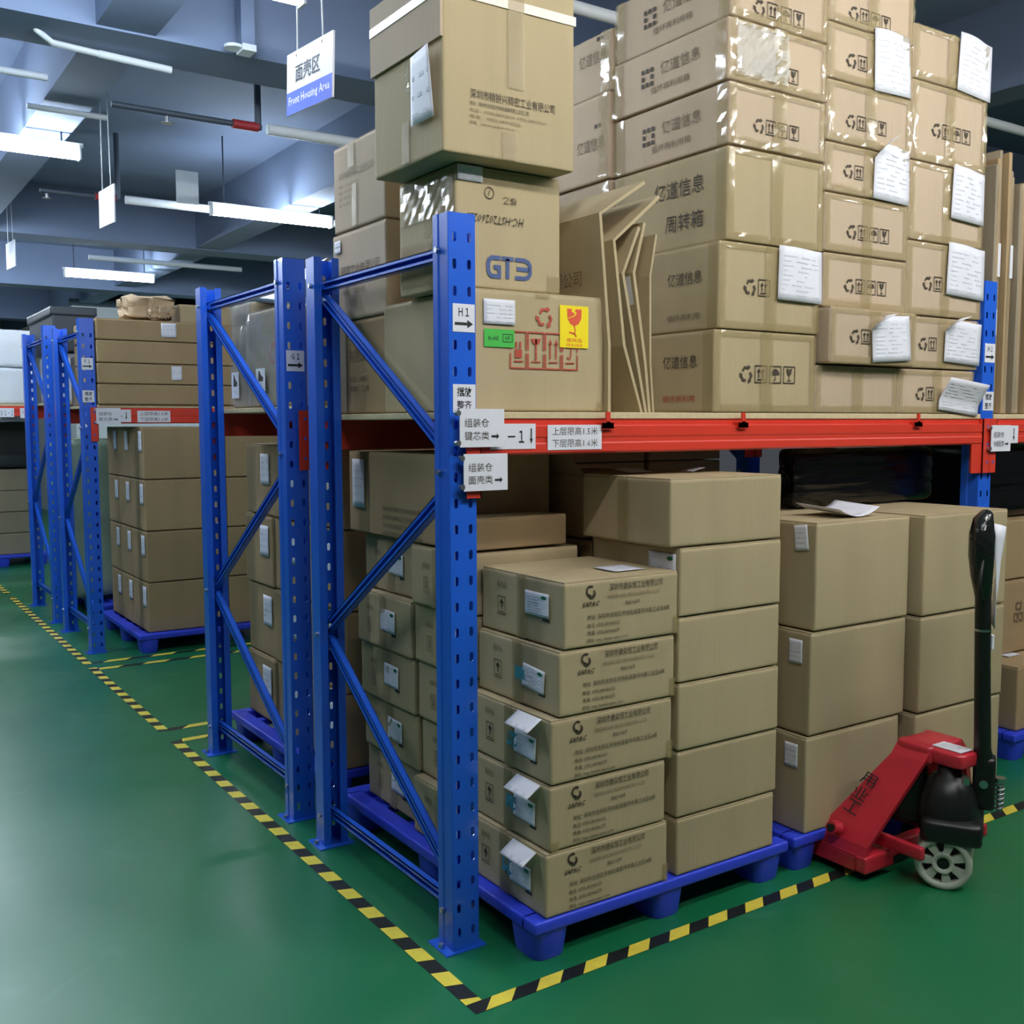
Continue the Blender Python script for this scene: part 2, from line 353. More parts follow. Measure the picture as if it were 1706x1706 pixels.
# hazard tape on the floor
def tape_x(x0, x1, y0, y1, ph, pitch, label):
    mb = MB(); sl = (y1-y0)*1.0; z = .0015
    mb.quad((x0, y0, z-.0006), (x1, y0, z-.0006), (x1, y1, z-.0006), (x0, y1, z-.0006), TBLK)
    k = math.floor((x0-ph)/pitch)-1
    while ph+k*pitch < x1+pitch:
        a = ph+k*pitch-pitch/4; b = a+pitch/2
        q = [(max(min(x, x1), x0), y) for x, y in ((a-sl/2, y0), (b-sl/2, y0), (b+sl/2, y1), (a+sl/2, y1))]
        if q[1][0] > q[0][0]+.002 or q[2][0] > q[3][0]+.002: mb.add([(x, y, z) for x, y in q], [(0, 1, 2, 3)], YEL)
        k += 1
    return tag(mb.build('floor_marking_tape'), label, 'floor tape', 'black and yellow floor tape lines')
def tape_y(y0, y1, x0, x1, ph, pitch, label):
    mb = MB(); sl = (x1-x0)*.35; z = .0018
    mb.quad((x0, y0, z-.0006), (x1, y0, z-.0006), (x1, y1, z-.0006), (x0, y1, z-.0006), TBLK)
    k = math.floor((y0-ph)/pitch)-1
    while ph+k*pitch < y1+pitch:
        a = ph+k*pitch-pitch/4; b = a+pitch/2
        q = [(x, max(min(y, y1), y0)) for x, y in ((x0, a+sl/2), (x1, a-sl/2), (x1, b-sl/2), (x0, b+sl/2))]
        if q[3][1] > q[0][1]+.002 or q[2][1] > q[1][1]+.002: mb.add([(x, y, z) for x, y in q], [(0, 1, 2, 3)], YEL)
        k += 1
    return tag(mb.build('floor_marking_tape'), label, 'floor tape', 'black and yellow floor tape lines')
tape_x(-.112, 6, -.305, -.256, -.015, .1625, 'black and yellow floor tape running right in front of the nearest pallets')
tape_y(-.256, 2.53, -.113, -.063, -.112, .159, 'black and yellow floor tape running past the two nearest rack ends')
tape_y(2.73, 4.38, -.113, -.063, 2.8, .159, 'black and yellow floor tape crossing the opening of the far side aisle')
tape_y(4.50, 7.7, -.113, -.063, 4.55, .159, 'black and yellow floor tape beside the two rack ends further back')
tape_y(7.9, 9.6, -.113, -.063, 8, .159, 'shortest visible stretch of floor tape at the left photo edge')
tape_x(-.063, 5, 2.50, 2.55, 0, .3, 'floor tape running in along the back of the second rack')
tape_x(-.063, 5, 2.72, 2.77, .1, .3, 'floor tape along the near side of the far side aisle')
tape_x(-.063, 5, 4.30, 4.35, 0, .3, 'floor tape along the far side of the far side aisle')
tape_x(-.063, 5, 4.50, 4.55, .1, .3, 'floor tape in front of the blue pallet under the third rack')

# ------------------------------------------------------------------ racking
PW = .087
def post_mesh(x, y, h, s, m=BLUE):      # s=+1 front face towards -Y, s=-1 towards +Y
    mb = MB(); D = .078
    prof = [(.024, D), (-.003, D), (-.003, .052), (0, .046), (0, 0)]
    prof = prof+[(PW-a, d) for a, d in reversed(prof)]
    P = lambda a, d, z: (x+a, y+s*d, z)
    for i in range(len(prof)-1):
        if i == 4: continue
        (a, d), (a2, d2) = prof[i], prof[i+1]
        mb.quad(P(a, d, 0), P(a2, d2, 0), P(a2, d2, h), P(a, d, h), m)
    pit = .0745; n = int((h-.03)/pit); z = .02
    mb.quad(P(0, 0, 0), P(PW, 0, 0), P(PW, 0, z), P(0, 0, z), m)
    mb.quad(P(0, 0, z+n*pit), P(PW, 0, z+n*pit), P(PW, 0, h), P(0, 0, h), m)
    for k in range(n):
        z0 = z+k*pit; z1 = z0+pit; zc = (z0+z1)/2
        for a0, a1, ac in ((0, PW/2, .0195), (PW/2, PW, PW-.0195)):
            O = [(a0, z0), (a1, z0), (a1, z1), (a0, z1)]
            hw, hh, ch = .0062, .014, .004
            I = [(ac-hw+ch, zc-hh), (ac+hw-ch, zc-hh), (ac+hw, zc-hh+ch), (ac+hw, zc+hh-ch), (ac+hw-ch, zc+hh), (ac-hw+ch, zc+hh), (ac-hw, zc+hh-ch), (ac-hw, zc-hh+ch)]
            vs = [P(a, 0, b) for a, b in O+I]
            fs = [(0, 1, 5, 4), (1, 6, 5), (1, 2, 7, 6), (2, 8, 7), (2, 3, 9, 8), (3, 10, 9), (3, 0, 11, 10), (0, 4, 11)]
            mb.add(vs, fs, m)
    return mb
def brace(mb, p, q, w_=.036, d=.026, m=BLUE):     # open C channel between two points of the plane x = const
    p, q = Vector(p), Vector(q); u = (q-p).normalized(); v = u.cross(Vector((1, 0, 0))).normalized(); e = Vector((1, 0, 0)); t = .003
    for a0, a1, e0, e1 in ((-w_/2, w_/2, d/2-t, d/2), (-w_/2, -w_/2+t, -d/2, d/2), (w_/2-t, w_/2, -d/2, d/2), (-w_/2, -w_/2+.011, -d/2, -d/2+t), (w_/2-.011, w_/2, -d/2, -d/2+t)):
        pts = [p+v*a0+e*e0, p+v*a1+e*e0, p+v*a1+e*e1, p+v*a0+e*e1]
        mb.prism(pts, q-p, m)
def frame(x, y0, y1, h, label, zs, stickers=None, group='blue upright rack frames', flip=False):
    root = thing('rack_upright_frame', (x+PW/2, (y0+y1)/2, 0), label, 'rack frame', group)
    post_mesh(x, y0, h, 1).build('post', root, solid=.0025); post_mesh(x, y1, h, -1).build('post', root, solid=.0025)
    xc = x+.046; a, b = y0+.05, y1-.05
    if flip: a, b = b, a
    zt, zm, z2, zb = zs
    for z in (zt, zb):
        mb = MB(); brace(mb, (xc, y0+.03, z), (xc, y1-.03, z)); mb.build('horizontal_brace', root)
    segs = [((xc, b, zt-.035), (xc, a, zm+.035)), ((xc, a, zm-.035), (xc, b, z2+.02)), ((xc, b, z2-.02), (xc, a, zb+.06))]
    for p, q in segs:
        mb = MB(); brace(mb, p, q); mb.build('diagonal_brace', root)
    for y, s in ((y0, 1), (y1, -1)):
        mb = MB(); ya, yb = sorted((y-s*.012, y+s*.1)); mb.box(x-.03, x+PW+.02, ya, yb, 0, .005, BLUE)
        for bx in (x-.018,): mb.cyl((bx, y+s*.04, .005), (bx, y+s*.04, .018), .009, STEEL, 6)
        mb.build('foot_plate', root)
    for (yy, zz) in ((a, zt), (b, zt), (a, zm), (b, z2), (a, zb), (b, zb)):
        mb = MB(); mb.cyl((x-.004, yy, zz), (x-.013, yy, zz), .009, STEEL, 6); mb.build('bolt', root)
    if stickers: stickers(root)
    return root
def arrow(mb, F, a, b, W, H, m, h=.002):    # right arrow, box a..a+W
    poly(mb, F, [(a, b+H*.32), (a+W*.68, b+H*.32), (a+W*.68, b), (a+W, b+H*.5), (a+W*.68, b+H), (a+W*.68, b+H*.68), (a, b+H*.68)], m, h)
def arrow_d(mb, F, a, b, W, H, m, h=.002):
    poly(mb, F, [(a+W*.3, b+H), (a+W*.3, b+H*.35), (a, b+H*.35), (a+W*.5, b), (a+W, b+H*.35), (a+W*.7, b+H*.35), (a+W*.7, b+H)], m, h)
def loc_sticker(root, y, x0, z0, t, W=.072, H=.078):
    F = FF(y); mb = MB(); mb.box(x0, x0+W, y-.0015, y, z0, z0+H, PAPER)
    text(mb, F, t, x0+W*.26, z0+H*.56, W*.48, H*.3, BLACK, .002, bold=.015); arrow(mb, F, x0+W*.08, z0+H*.14, W*.84, H*.3, BLACK)
    mb.build('location_sticker', root)
def tidy_sticker(root, y, x0, z0, W=.074, H=.078):
    F = FF(y); mb = MB(); mb.box(x0, x0+W, y-.0015, y, z0, z0+H, PAPER)
    text(mb, F, '摆放', x0+W*.17, z0+H*.56, W*.66, H*.34, BLACK, .002, bold=.012); text(mb, F, '整齐', x0+W*.17, z0+H*.08, W*.66, H*.34, BLACK, .002, bold=.012)
    mb.build('notice_sticker', root)
def st(t, y, x, z1, z2):
    def f(root):
        loc_sticker(root, y-.0015, x+.012, z1, t)
        if z2: tidy_sticker(root, y-.0015, x+.011, z2)
    return f
frame(0, 0, 1.0, 2.135, 'blue rack upright frame nearest the camera, marked H1', (2.036, 1.412, .79, .115), st('Ｈ１', 0, 0, 1.807, 1.583))
frame(0, 1.222, 2.29, 2.17, 'blue rack upright frame marked G1, right behind the nearest frame', (2.085, 1.436, .78, .13), st('Ｇ１', 1.222, -.006, 1.75, None))
frame(0, 4.815, 5.78, 2.255, 'blue rack upright frame marked F1 at the third rack', (2.165, 1.53, .86, .17), st('Ｆ１', 4.815, -.008, 1.915, 1.70))
frame(0, 6.12, 7.13, 2.31, 'leftmost and farthest blue rack upright frame', (2.21, 1.6, .9, .19))
frame(2.573, 0, 1.0, 2.135, 'blue rack upright frame marked H2 behind the pallet jack handle', (2.036, 1.412, .79, .115), st('Ｈ２', 0, 2.573, 1.80, 1.60), flip=True)
frame(2.53, 1.26, 2.29, 2.15, 'dark rack upright frame glimpsed under the beam behind the plain boxes', (2.085, 1.3, .78, .13))

def beam_bar(mb, x0, x1, yf, zt, s=1, H=.105):     # stepped box beam, front face at yf facing -Y for s=1
    P = lambda d, z: (yf+s*d, zt+z)
    prof = [P(.016, 0), P(.016, -.018), P(0, -.022), P(0, -.052), P(.003, -.057), P(.003, -.07), P(0, -.075), P(0, -H+.006), P(.006, -H), P(.05, -H), P(.05, 0)]
    mb.prism([(x0, y, z) for y, z in prof], (x1-x0, 0, 0), RED)
def beam(x0, x1, yf, zt, label, s=1, stick=None, clips=(), conn=True):
    root = thing('shelf_beam', ((x0+x1)/2, yf, zt), label, 'shelf beam', 'orange red shelf beams')
    mb = MB(); beam_bar(mb, x0, x1, yf, zt, s); mb.build('beam_bar', root)
    if conn:
        for xa, xb, xs in ((x0-.045, x0+.004, x0), (x1-.004, x1+.045, x1-.16)):
            mb = MB(); y0, y1 = sorted((yf-s*.004, yf)); mb.box(xa, xb, y0, y1, zt-.225, zt+.002, RED)
            y0, y1 = sorted((yf-s*.004, yf+s*.055)); xc = x0+.002 if xs == x0 else x1-.002
            mb.box(xc-.002, xc+.002, y0, y1, zt-.225, zt+.002, RED)
            if xs != x0: mb.box(x1-.07, x1-.002, *sorted((yf+s*.004, yf+s*.008)), zt-.225, zt-.1, RED)
            F = FF(yf-s*.004)
            for zz in (zt-.03, zt-.105, zt-.18): disc(mb, F, (xa+xb)/2+(.0 if xs == x0 else .008), zz, .006, BLUE, .0008, 8)
            mb.build('end_connector', root)
    if clips:
        mb = MB()
        for cx in clips:
            c = MB(); c.box(cx-.022, cx+.022, yf-.012, yf+.02, zt-.03, zt-.012, RED); c.box(cx-.008, cx+.008, yf-.012, yf-.006, zt-.02, zt+.022, RED)
            c.box(cx-.022, cx+.022, yf-.012, yf-.008, zt-.032, zt-.008, RED); c.build('safety_clip', root)
    if stick: stick(root)
    return root
def sticker(root, F, a0, a1, b0, b1, draw, name='beam_sticker', h=.001):
    mb = MB(); vs = [F.p(a, b, k) for k in (0, h) for a, b in ((a0, b0), (a1, b0), (a1, b1), (a0, b1))]
    mb.add(vs, [(4, 5, 6, 7), (0, 1, 5, 4), (1, 2, 6, 5), (2, 3, 7, 6), (3, 0, 4, 7)], PAPER); draw(mb, F); mb.build(name, root)
def stickH(root):
    F = FF(-.0165)
    def d1(mb, F): text(mb, F, 'Ｈ１－１', .118, 1.494, .125, .036, BLACK, .0015, bold=.015); arrow_d(mb, F, .262, 1.49, .012, .046, BLACK, .0015)
    sticker(root, F, .125, .284, 1.476, 1.55, d1)
    def d2(mb, F):
        text(mb, F, '上层限高1.5米', .345, 1.515, .172, .024, INK, .0015); text(mb, F, '下层限高1.6米', .345, 1.479, .172, .024, INK, .0015)
    sticker(root, F, .328, .533, 1.471, 1.546, d2)
beam(.09, 2.571, -.015, 1.5637, 'front red beam of the nearest bay carrying two white stickers', 1, stickH, (.552, 1.143, 2.116))
beam(.09, 2.571, 1.015, 1.5637, 'back red beam of the nearest bay, seen through the H1 frame', -1)
def stickH2(root):
    F = FF(-.0165)
    def d1(mb, F): arrow_d(mb, F, 2.79, 1.47, .014, .055, BLACK, .0015)
    sticker(root, F, 2.745, 2.83, 1.461, 1.536, d1)
beam(2.664, 5.1, -.015, 1.5637, 'red beam of the next bay right of the H2 frame', 1, stickH2)
beam(.09, 2.527, 1.207, 1.60, 'red beam of the second rack on its near side behind post G1', 1)
beam(.09, 2.527, 2.305, 1.60, 'red beam of the second rack on its far side', -1)
def stickF(root):
    F = FF(4.7985)
    def d1(mb, F): arrow_d(mb, F, .268, 1.585, .013, .05, BLACK, .0015); text(mb, F, 'Ｆ１－', .2, 1.59, .05, .036, BLACK, .0015)
    sticker(root, F, .19, .306, 1.568, 1.652, d1)
    def d2(mb, F):
        text(mb, F, '上层限高1.5米', .365, 1.612, .19, .026, INK, .0015); text(mb, F, '下层限高1.6米', .365, 1.574, .19, .026, INK, .0015)
    sticker(root, F, .348, .57, 1.566, 1.645, d2)
beam(.09, 3.0, 4.80, 1.664, 'red beam of the third rack with stickers beside post F1', 1, stickF)
beam(.09, 3.0, 5.795, 1.664, 'back red beam of the third rack', -1)
beam(.09, 3.0, 7.14, 1.71, 'back red beam of the farthest framed rack', -1)
def stickD(root):
    F = FF(9.0-.0015)
    def d1(mb, F): text(mb, F, 'Ｄ１－１', .07, 1.645, .11, .05, BLACK, .0015)
    sticker(root, F, .0, .19, 1.63, 1.72, d1)
    def d2(mb, F): text(mb, F, '上层限高', .26, 1.672, .1, .03, INK, .0015)
    sticker(root, F, .245, .38, 1.62, 1.72, d2)
beam(-.6, 2.4, 9.0, 1.74, 'farthest red beam at the left edge carrying white stickers', 1, stickD, conn=False)

def board(x0, x1, y0, y1, z, label):
    mb = MB(); mb.rbox(x0, x1, y0, y1, z, z+.0205, BOARD, r=.002, n=1, jit=.0003, sag=0)
    tag(mb.build('shelf_board'), label, 'shelf board', 'wooden shelf boards')
board(.092, 2.568, -.004, 1.004, 1.5642, 'pale wooden shelf board on the nearest red beam')
board(2.664, 5.1, -.004, 1.004, 1.5642, 'pale wooden shelf board of the next bay right of post H2')
board(.092, 2.525, 1.217, 2.295, 1.6005, 'wooden shelf board of the second rack behind post G1')
board(.092, 3.0, 4.81, 5.785, 1.6645, 'wooden shelf board of the third rack beside post F1')
board(.092, 3.0, 6.13, 7.13, 1.7105, 'wooden shelf board of the farthest framed rack')
board(-.6, 2.4, 9.02, 10.0, 1.7405, 'wooden shelf board at the far left edge behind everything')

# magnetic cards on the near post
def card(x0, x1, z0, z1, y, rows, label, group, small=False):
    root = thing('magnetic_sign_card', ((x0+x1)/2, y, z0), label, 'sign card', group)
    mb = MB(); mb.box(x0, x1, y-.003, y, z0, z1, PAPER); F = FF(y-.003); W, H = x1-x0, z1-z0
    for i, t in enumerate(rows):
        ww = W*.55; text(mb, F, t, x0+W*.1, z0+H*(.52 if i == 0 else .18), ww, H*.23, INK, .0008)
    arrow(mb, F, x0+W*.7, z0+H*.2, W*.18, H*.16, BLACK, .0008); mb.build('card_panel', root)
    for z in (z0+.012, z1-.012):
        c = MB(); c.cyl((x0-.004, y-.004, z), (x0-.004, y+.012, z), .008, STEEL, 10); c.build('magnet', root)
card(.015, .163, 1.484, 1.592, -.03, ('组装仓', '键芯类'), 'upper white magnetic sign card on post H1 overlapping the beam', 'white magnetic sign cards')
card(.027, .174, 1.36, 1.465, -.03, ('组装仓', '面壳类'), 'lower white magnetic sign card on post H1 under the beam', 'white magnetic sign cards')
card(2.605, 2.748, 1.428, 1.538, -.03, ('组装仓', '卡座配类'), 'grey white sign card on the beam joint right of post H2', 'white magnetic sign cards')
card(.078, .235, 1.556, 1.662, 4.785, ('组装仓', '胶水类'), 'white sign card on the beam joint beside post F1', 'white magnetic sign cards')

# ------------------------------------------------------------------ pallets
def pallet(x0, x1, y0, y1, label, z=.13):
    root = thing('plastic_pallet', ((x0+x1)/2, (y0+y1)/2, 0), label, 'pallet', 'blue plastic pallets')
    mb = MB(); t = .038
    mb.rbox(x0, x1, y0, y0+.07, z-t, z, PBLUE, r=.007, n=1, jit=0, sag=0); mb.rbox(x0, x1, y1-.07, y1, z-t, z, PBLUE, r=.007, n=1, jit=0, sag=0)
    mb.rbox(x0, x0+.07, y0+.05, y1-.05, z-t, z, PBLUE, r=.007, n=1, jit=0, sag=0); mb.rbox(x1-.07, x1, y0+.05, y1-.05, z-t, z, PBLUE, r=.007, n=1, jit=0, sag=0)
    k = 8
    for i in range(1, k):
        xx = x0+.05+(x1-x0-.1)*i/k; mb.box(xx-.03, xx+.03, y0+.06, y1-.06, z-.02, z-.004, PBLUE)
    for i in range(1, 6):
        yy = y0+(y1-y0)*i/6; mb.box(x0+.06, x1-.06, yy-.025, yy+.025, z-t, z-.012, PBLUE)
    mb.build('deck', root)
    for i in range(3):
        for j in range(3):
            cx = x0+.075+(x1-x0-.15)*i/2; cy = y0+.085+(y1-y0-.17)*j/2
            l = MB(); n = 20; vs = []
            for zz, sc in ((0, .84), (.012, .9), (z-t+.004, 1.06)):
                for q in range(n):
                    a = 2*PI*q/n; c_, s_ = math.cos(a), math.sin(a); p = .5
                    vs.append((cx+sc*.062*math.copysign(abs(c_)**p, c_), cy+sc*.075*math.copysign(abs(s_)**p, s_), zz))
            l.add(vs, [(r_*n+q, r_*n+(q+1) % n, (r_+1)*n+(q+1) % n, (r_+1)*n+q) for r_ in range(2) for q in range(n)], PBLUE, True)
            l.add(vs, [tuple(range(n-1, -1, -1)), tuple(range(2*n, 3*n))], PBLUE); l.build('leg', root)
pallet(.148, 1.207, -.205, 1.12, 'blue plastic pallet under the branded boxes, nearest the camera')
pallet(1.235, 2.40, -.205, 1.0, 'blue plastic pallet under the large plain boxes beside the pallet jack')
pallet(.165, 1.3, 1.30, 2.46, 'blue plastic pallet under the second rack behind the G1 frame')
pallet(.265, 1.4, 4.60, 5.75, 'blue plastic pallet under the third rack beside post F1')
pallet(.30, 1.3, 6.0, 7.1, 'blue plastic pallet under the pale green wrapped bale')
pallet(-.3, .62, 9.9, 10.9, 'farthest blue pallet at the left photo edge')
pallet(2.98, 4.0, .03, .95, 'blue plastic pallet at the right photo edge behind the jack handle')

# ------------------------------------------------------------------ cartons on the nearest pallet
ORD = ['bottom', 'second', 'third', 'fourth', 'top']
GS = 'branded cartons on the nearest pallet'
def sapac(i):
    def pr(mb, F, Ls, T):
        x0, x1, z0, z1 = S1[i]; H = z1-z0
        a = x0+.06; b = z0+H*.47
        cx, cy, r_ = a+.036, b+.068, .0135
        ribbon(mb, F, [(cx-.002+r_*math.cos(math.radians(t)), cy+.004+r_*math.sin(math.radians(t))) for t in range(50, 271, 20)], .006, INK)
        poly(mb, F, [(cx+.004+r_*math.cos(math.radians(t)), cy-.006+r_*math.sin(math.radians(t))) for t in range(60, -151, -15)]+[(cx+.001+.010*math.cos(math.radians(t)), cy-.001+.009*math.sin(math.radians(t))) for t in range(-150, 61, 30)], INK)
        text(mb, F, 'SAPAC', a+.004, b+.027, .06, .014, INK, shear=.3, bold=.02)
        text(mb, F, '深圳市捷众恒工业有限公司', a+.105, b+.066, .205, .021, INK); text(mb, F, 'SHENZHEN SAPAC PRECISION INDUSTRY CO.,LTD', a+.097, b+.042, .2, .012, INKF)
        text(mb, F, '精益大品质', a+.165, b+.02, .055, .011, INK)
        text(mb, F, '地址: 深圳市龙岗区坪地街道富坪中路工业区A栋', a+.024, b-.012, .315, .015, INK)
        for k, t in enumerate(('电话: 0755-89940025', '传真: 0755-89940275', '网址: http://www.sapac.com')):
            text(mb, F, t, a+.024, b-.036-.022*k, .12 if k < 2 else .15, .0135, INK)
        ya = -.15
        ribbon(mb, Ls, [(-.14, z0+H*.3), (-.10, z0+H*.3), (-.10, z0+H*.58), (-.14, z0+H*.58)], .0025, INK, closed=True)
        rect(mb, Ls, -.1225, -.1175, z0+H*.38, z0+H*.5, INK); poly(mb, Ls, [(-.131, z0+H*.47), (-.109, z0+H*.47), (-.12, z0+H*.55)], INK); rect(mb, Ls, -.133, -.107, z0+H*.33, z0+H*.345, INK)
        text(mb, Ls, '易碎品', -.145, z0+H*.72, .05, .02, INKF)
        if i == 4:
            pass
    return pr
S1 = [(.19, .655, .13, .322), (.205, .645, .324, .517), (.208, .668, .519, .710), (.238, .678, .712, .904), (.253, .688, .906, 1.102)]
def sap_papers(i):
    def f(root, F, Ls, T):
        x0, x1, z0, z1 = S1[i]; H = z1-z0
        if i == 4: paper(root, Ls, .012, .132, z0+H*.42, z0+H*.78, seed=i, dot=True)
        else:
            paper(root, Ls, .02, .13, z0+H*.3, z0+H*.66, seed=i, dot=True, tilt=.03*i)
            c = MB(); disc(c, Ls, .008, z0+H*.46, .028, CYAN, .0025, 12); crinkle(c, Ls, -.02, .035, z0+H*.38, z0+H*.6, CYAN, .003, .012); c.build('cyan_tape_patch', root)
        if i < 3: paper(root, Ls, .04, .165, z1-.034, z1-.002, seed=9, n=1, curl=lambda s, t: .05*(1-t)+.004*s, name='loose_label', label='loose white label sticking out')
        if i == 4:
            paper(root, T, x0+.245, x0+.36, .0-.13, -.02, seed=4, n=4, name='top_label')
    return f
for i in range(5):
    x0, x1, z0, z1 = S1[i]
    carton((x0, x1, -.2+.002*(i % 2), .235, z0, z1), ORD[i]+' carton of the logo printed stack at the front left pallet corner', GS, CARD, sapac(i),
           tapes=[('L', -.035, .012, z0+.004, z1-.004)]+([('F', x1-.02, x1-.001, z0+.003, z0+.06)] if i != 1 else [('F', x0+.001, x0+.03, z0+.003, z0+.03)]), papers=sap_papers(i))
def plainprint(mb, F, Ls, T): pass
# second and third columns, seen from the left side
zz2 = [.13, .331, .533, .735, .938, 1.142]
for k, (ya, yb, nm, rows) in enumerate(((.245, .60, 'middle', 5), (.608, 1.03, 'rear', 5))):
    for i in range(rows):
        z0, z1 = zz2[i], zz2[i+1]-.002; x0 = .195+.012*((i*7+k*3) % 4)
        def pp(root, F, Ls, T, z0=z0, z1=z1, ya=ya, yb=yb, i=i, k=k):
            if k: paper(root, Ls, -yb+.2, -yb+.31, z0+.07, z0+.15, seed=i+20, dot=True, tilt=.02)
            else: paper(root, Ls, -ya-.075, -ya-.005, z0+.06, z0+.145, seed=i+30, dot=True)
        def pr(mb, F, Ls, T, z0=z0, ya=ya, yb=yb):
            text(mb, Ls, '易碎品', -yb+.08, z0+.13, .05, .02, INKF); ribbon(mb, Ls, [(-yb+.09, z0+.05), (-yb+.12, z0+.05), (-yb+.12, z0+.1), (-yb+.09, z0+.1)], .0025, INKF, closed=True)
            rect(mb, Ls, -yb+.102, -yb+.107, z0+.06, z0+.09, INKF)
        carton((x0, x0+.45, ya, yb, z0, z1), '%s carton of the %s printed column seen through the H1 frame' % (ORD[i], nm), GS, CARD, pr,
               tapes=[('L', -(ya+yb)/2-.025, -(ya+yb)/2+.025, z0+.004, z1-.004)], papers=pp)
# plain boxes right half
zp = [.13, .317, .532, .747, .955, 1.171, 1.385]
PL = ['lowest', 'second from bottom', 'third from bottom', 'fourth from bottom', 'second from top', 'topmost']
for i in range(6):
    z0, z1 = zp[i], zp[i+1]-.002
    x0 = .695 if i < 5 else .655; x1 = 1.146 if i else 1.133
    def pp(root, F, Ls, T, z1=z1):
        paper(root, Ls, .06, .185, z1-.105, z1-.02, seed=77, dot=True, label='white label with green dot')
    def pt(root, F, Ls, T, z1=z1):
        paper(root, T, .76, .86, .12, .2, seed=78, n=2, curl=lambda s, t: .01*t, name='loose_paper')
        paper(root, T, .98, 1.04, .05, .11, seed=79, n=2, curl=lambda s, t: .012*s, name='loose_paper')
    carton((x0, x1, -.2+.003*(i % 2), .235, z0, z1), 'plain tan carton, %s of the unprinted stack on the nearest pallet' % PL[i], 'plain cartons on the nearest pallet', CARD,
           tapes=[('L', -.045, .005, z0+.005, z1-.005)] if i == 5 else (), papers=pp if i == 4 else (pt if i == 5 else None))
def flapc(root, F, Ls, T):
    mb = MB(); mb.add([(.715, .31, 1.375), (.715, .60, 1.375), (.655, .60, 1.50), (.66, .38, 1.49)], [(0, 1, 2, 3)], CARDB); mb.build('open_flap', root, solid=.006)
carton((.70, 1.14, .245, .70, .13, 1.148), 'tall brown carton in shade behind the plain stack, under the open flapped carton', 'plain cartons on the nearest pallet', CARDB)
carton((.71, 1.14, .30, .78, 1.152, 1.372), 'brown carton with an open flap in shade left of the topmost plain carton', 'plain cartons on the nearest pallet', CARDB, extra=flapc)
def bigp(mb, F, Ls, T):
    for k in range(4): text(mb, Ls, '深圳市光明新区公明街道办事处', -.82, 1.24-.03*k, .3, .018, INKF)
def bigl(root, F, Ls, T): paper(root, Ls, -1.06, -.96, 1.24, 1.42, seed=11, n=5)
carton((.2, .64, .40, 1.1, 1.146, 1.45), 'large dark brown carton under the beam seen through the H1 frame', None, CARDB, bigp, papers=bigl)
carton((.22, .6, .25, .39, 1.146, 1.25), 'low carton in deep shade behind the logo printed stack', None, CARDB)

# ------------------------------------------------------------------ second pallet
zd = [.13, .474, .838, 1.215]
for i in range(3):
    nm = ['bottom', 'middle', 'top'][i]; z0, z1 = zd[i], zd[i+1]-.003; x0 = [1.29, 1.303, 1.32][i]; x1 = [1.80, 1.826, 1.832][i]
    def pp(root, F, Ls, T, z1=z1, i=i):
        paper(root, Ls, .105, .165, z1-.115 if i < 2 else z1-.10, z1-.03 if i < 2 else z1-.012, seed=40+i, n=4, tilt=(.0, 0, -.12)[i], lift=.003)
        if i == 2: paper(root, T, 1.5, 1.72, -.15, .05, seed=46, n=2, curl=lambda s, t: .03*(2*s-1)**2+.012*t, name='loose_paper')
    carton((x0, x1, -.2, .30, z0, z1), '%s large plain carton in the stack left of the pallet jack handle' % nm, 'large plain cartons on the second pallet', CARD, papers=pp)
    x0 = 1.848+.008*i
    carton((x0, 2.40, -.24 if i else -.235, .30, z0, z1), '%s large plain carton behind the pallet jack handle' % nm, 'large plain cartons on the second pallet', CARD,
           tapes=[] if i else ())
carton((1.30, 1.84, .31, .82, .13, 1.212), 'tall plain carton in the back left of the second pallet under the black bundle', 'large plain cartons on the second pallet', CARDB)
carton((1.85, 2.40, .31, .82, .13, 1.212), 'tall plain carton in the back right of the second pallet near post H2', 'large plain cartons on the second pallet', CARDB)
mb = MB(); mb.rbox(1.66, 2.56, .19, .30, 1.2155, 1.452, BFILM, r=.03, n=8, jit=.008, sag=.004)
tag(mb.build('wrapped_bundle'), 'black film wrapped flat bundle lying on the large plain cartons under the beam', 'wrapped bundle')

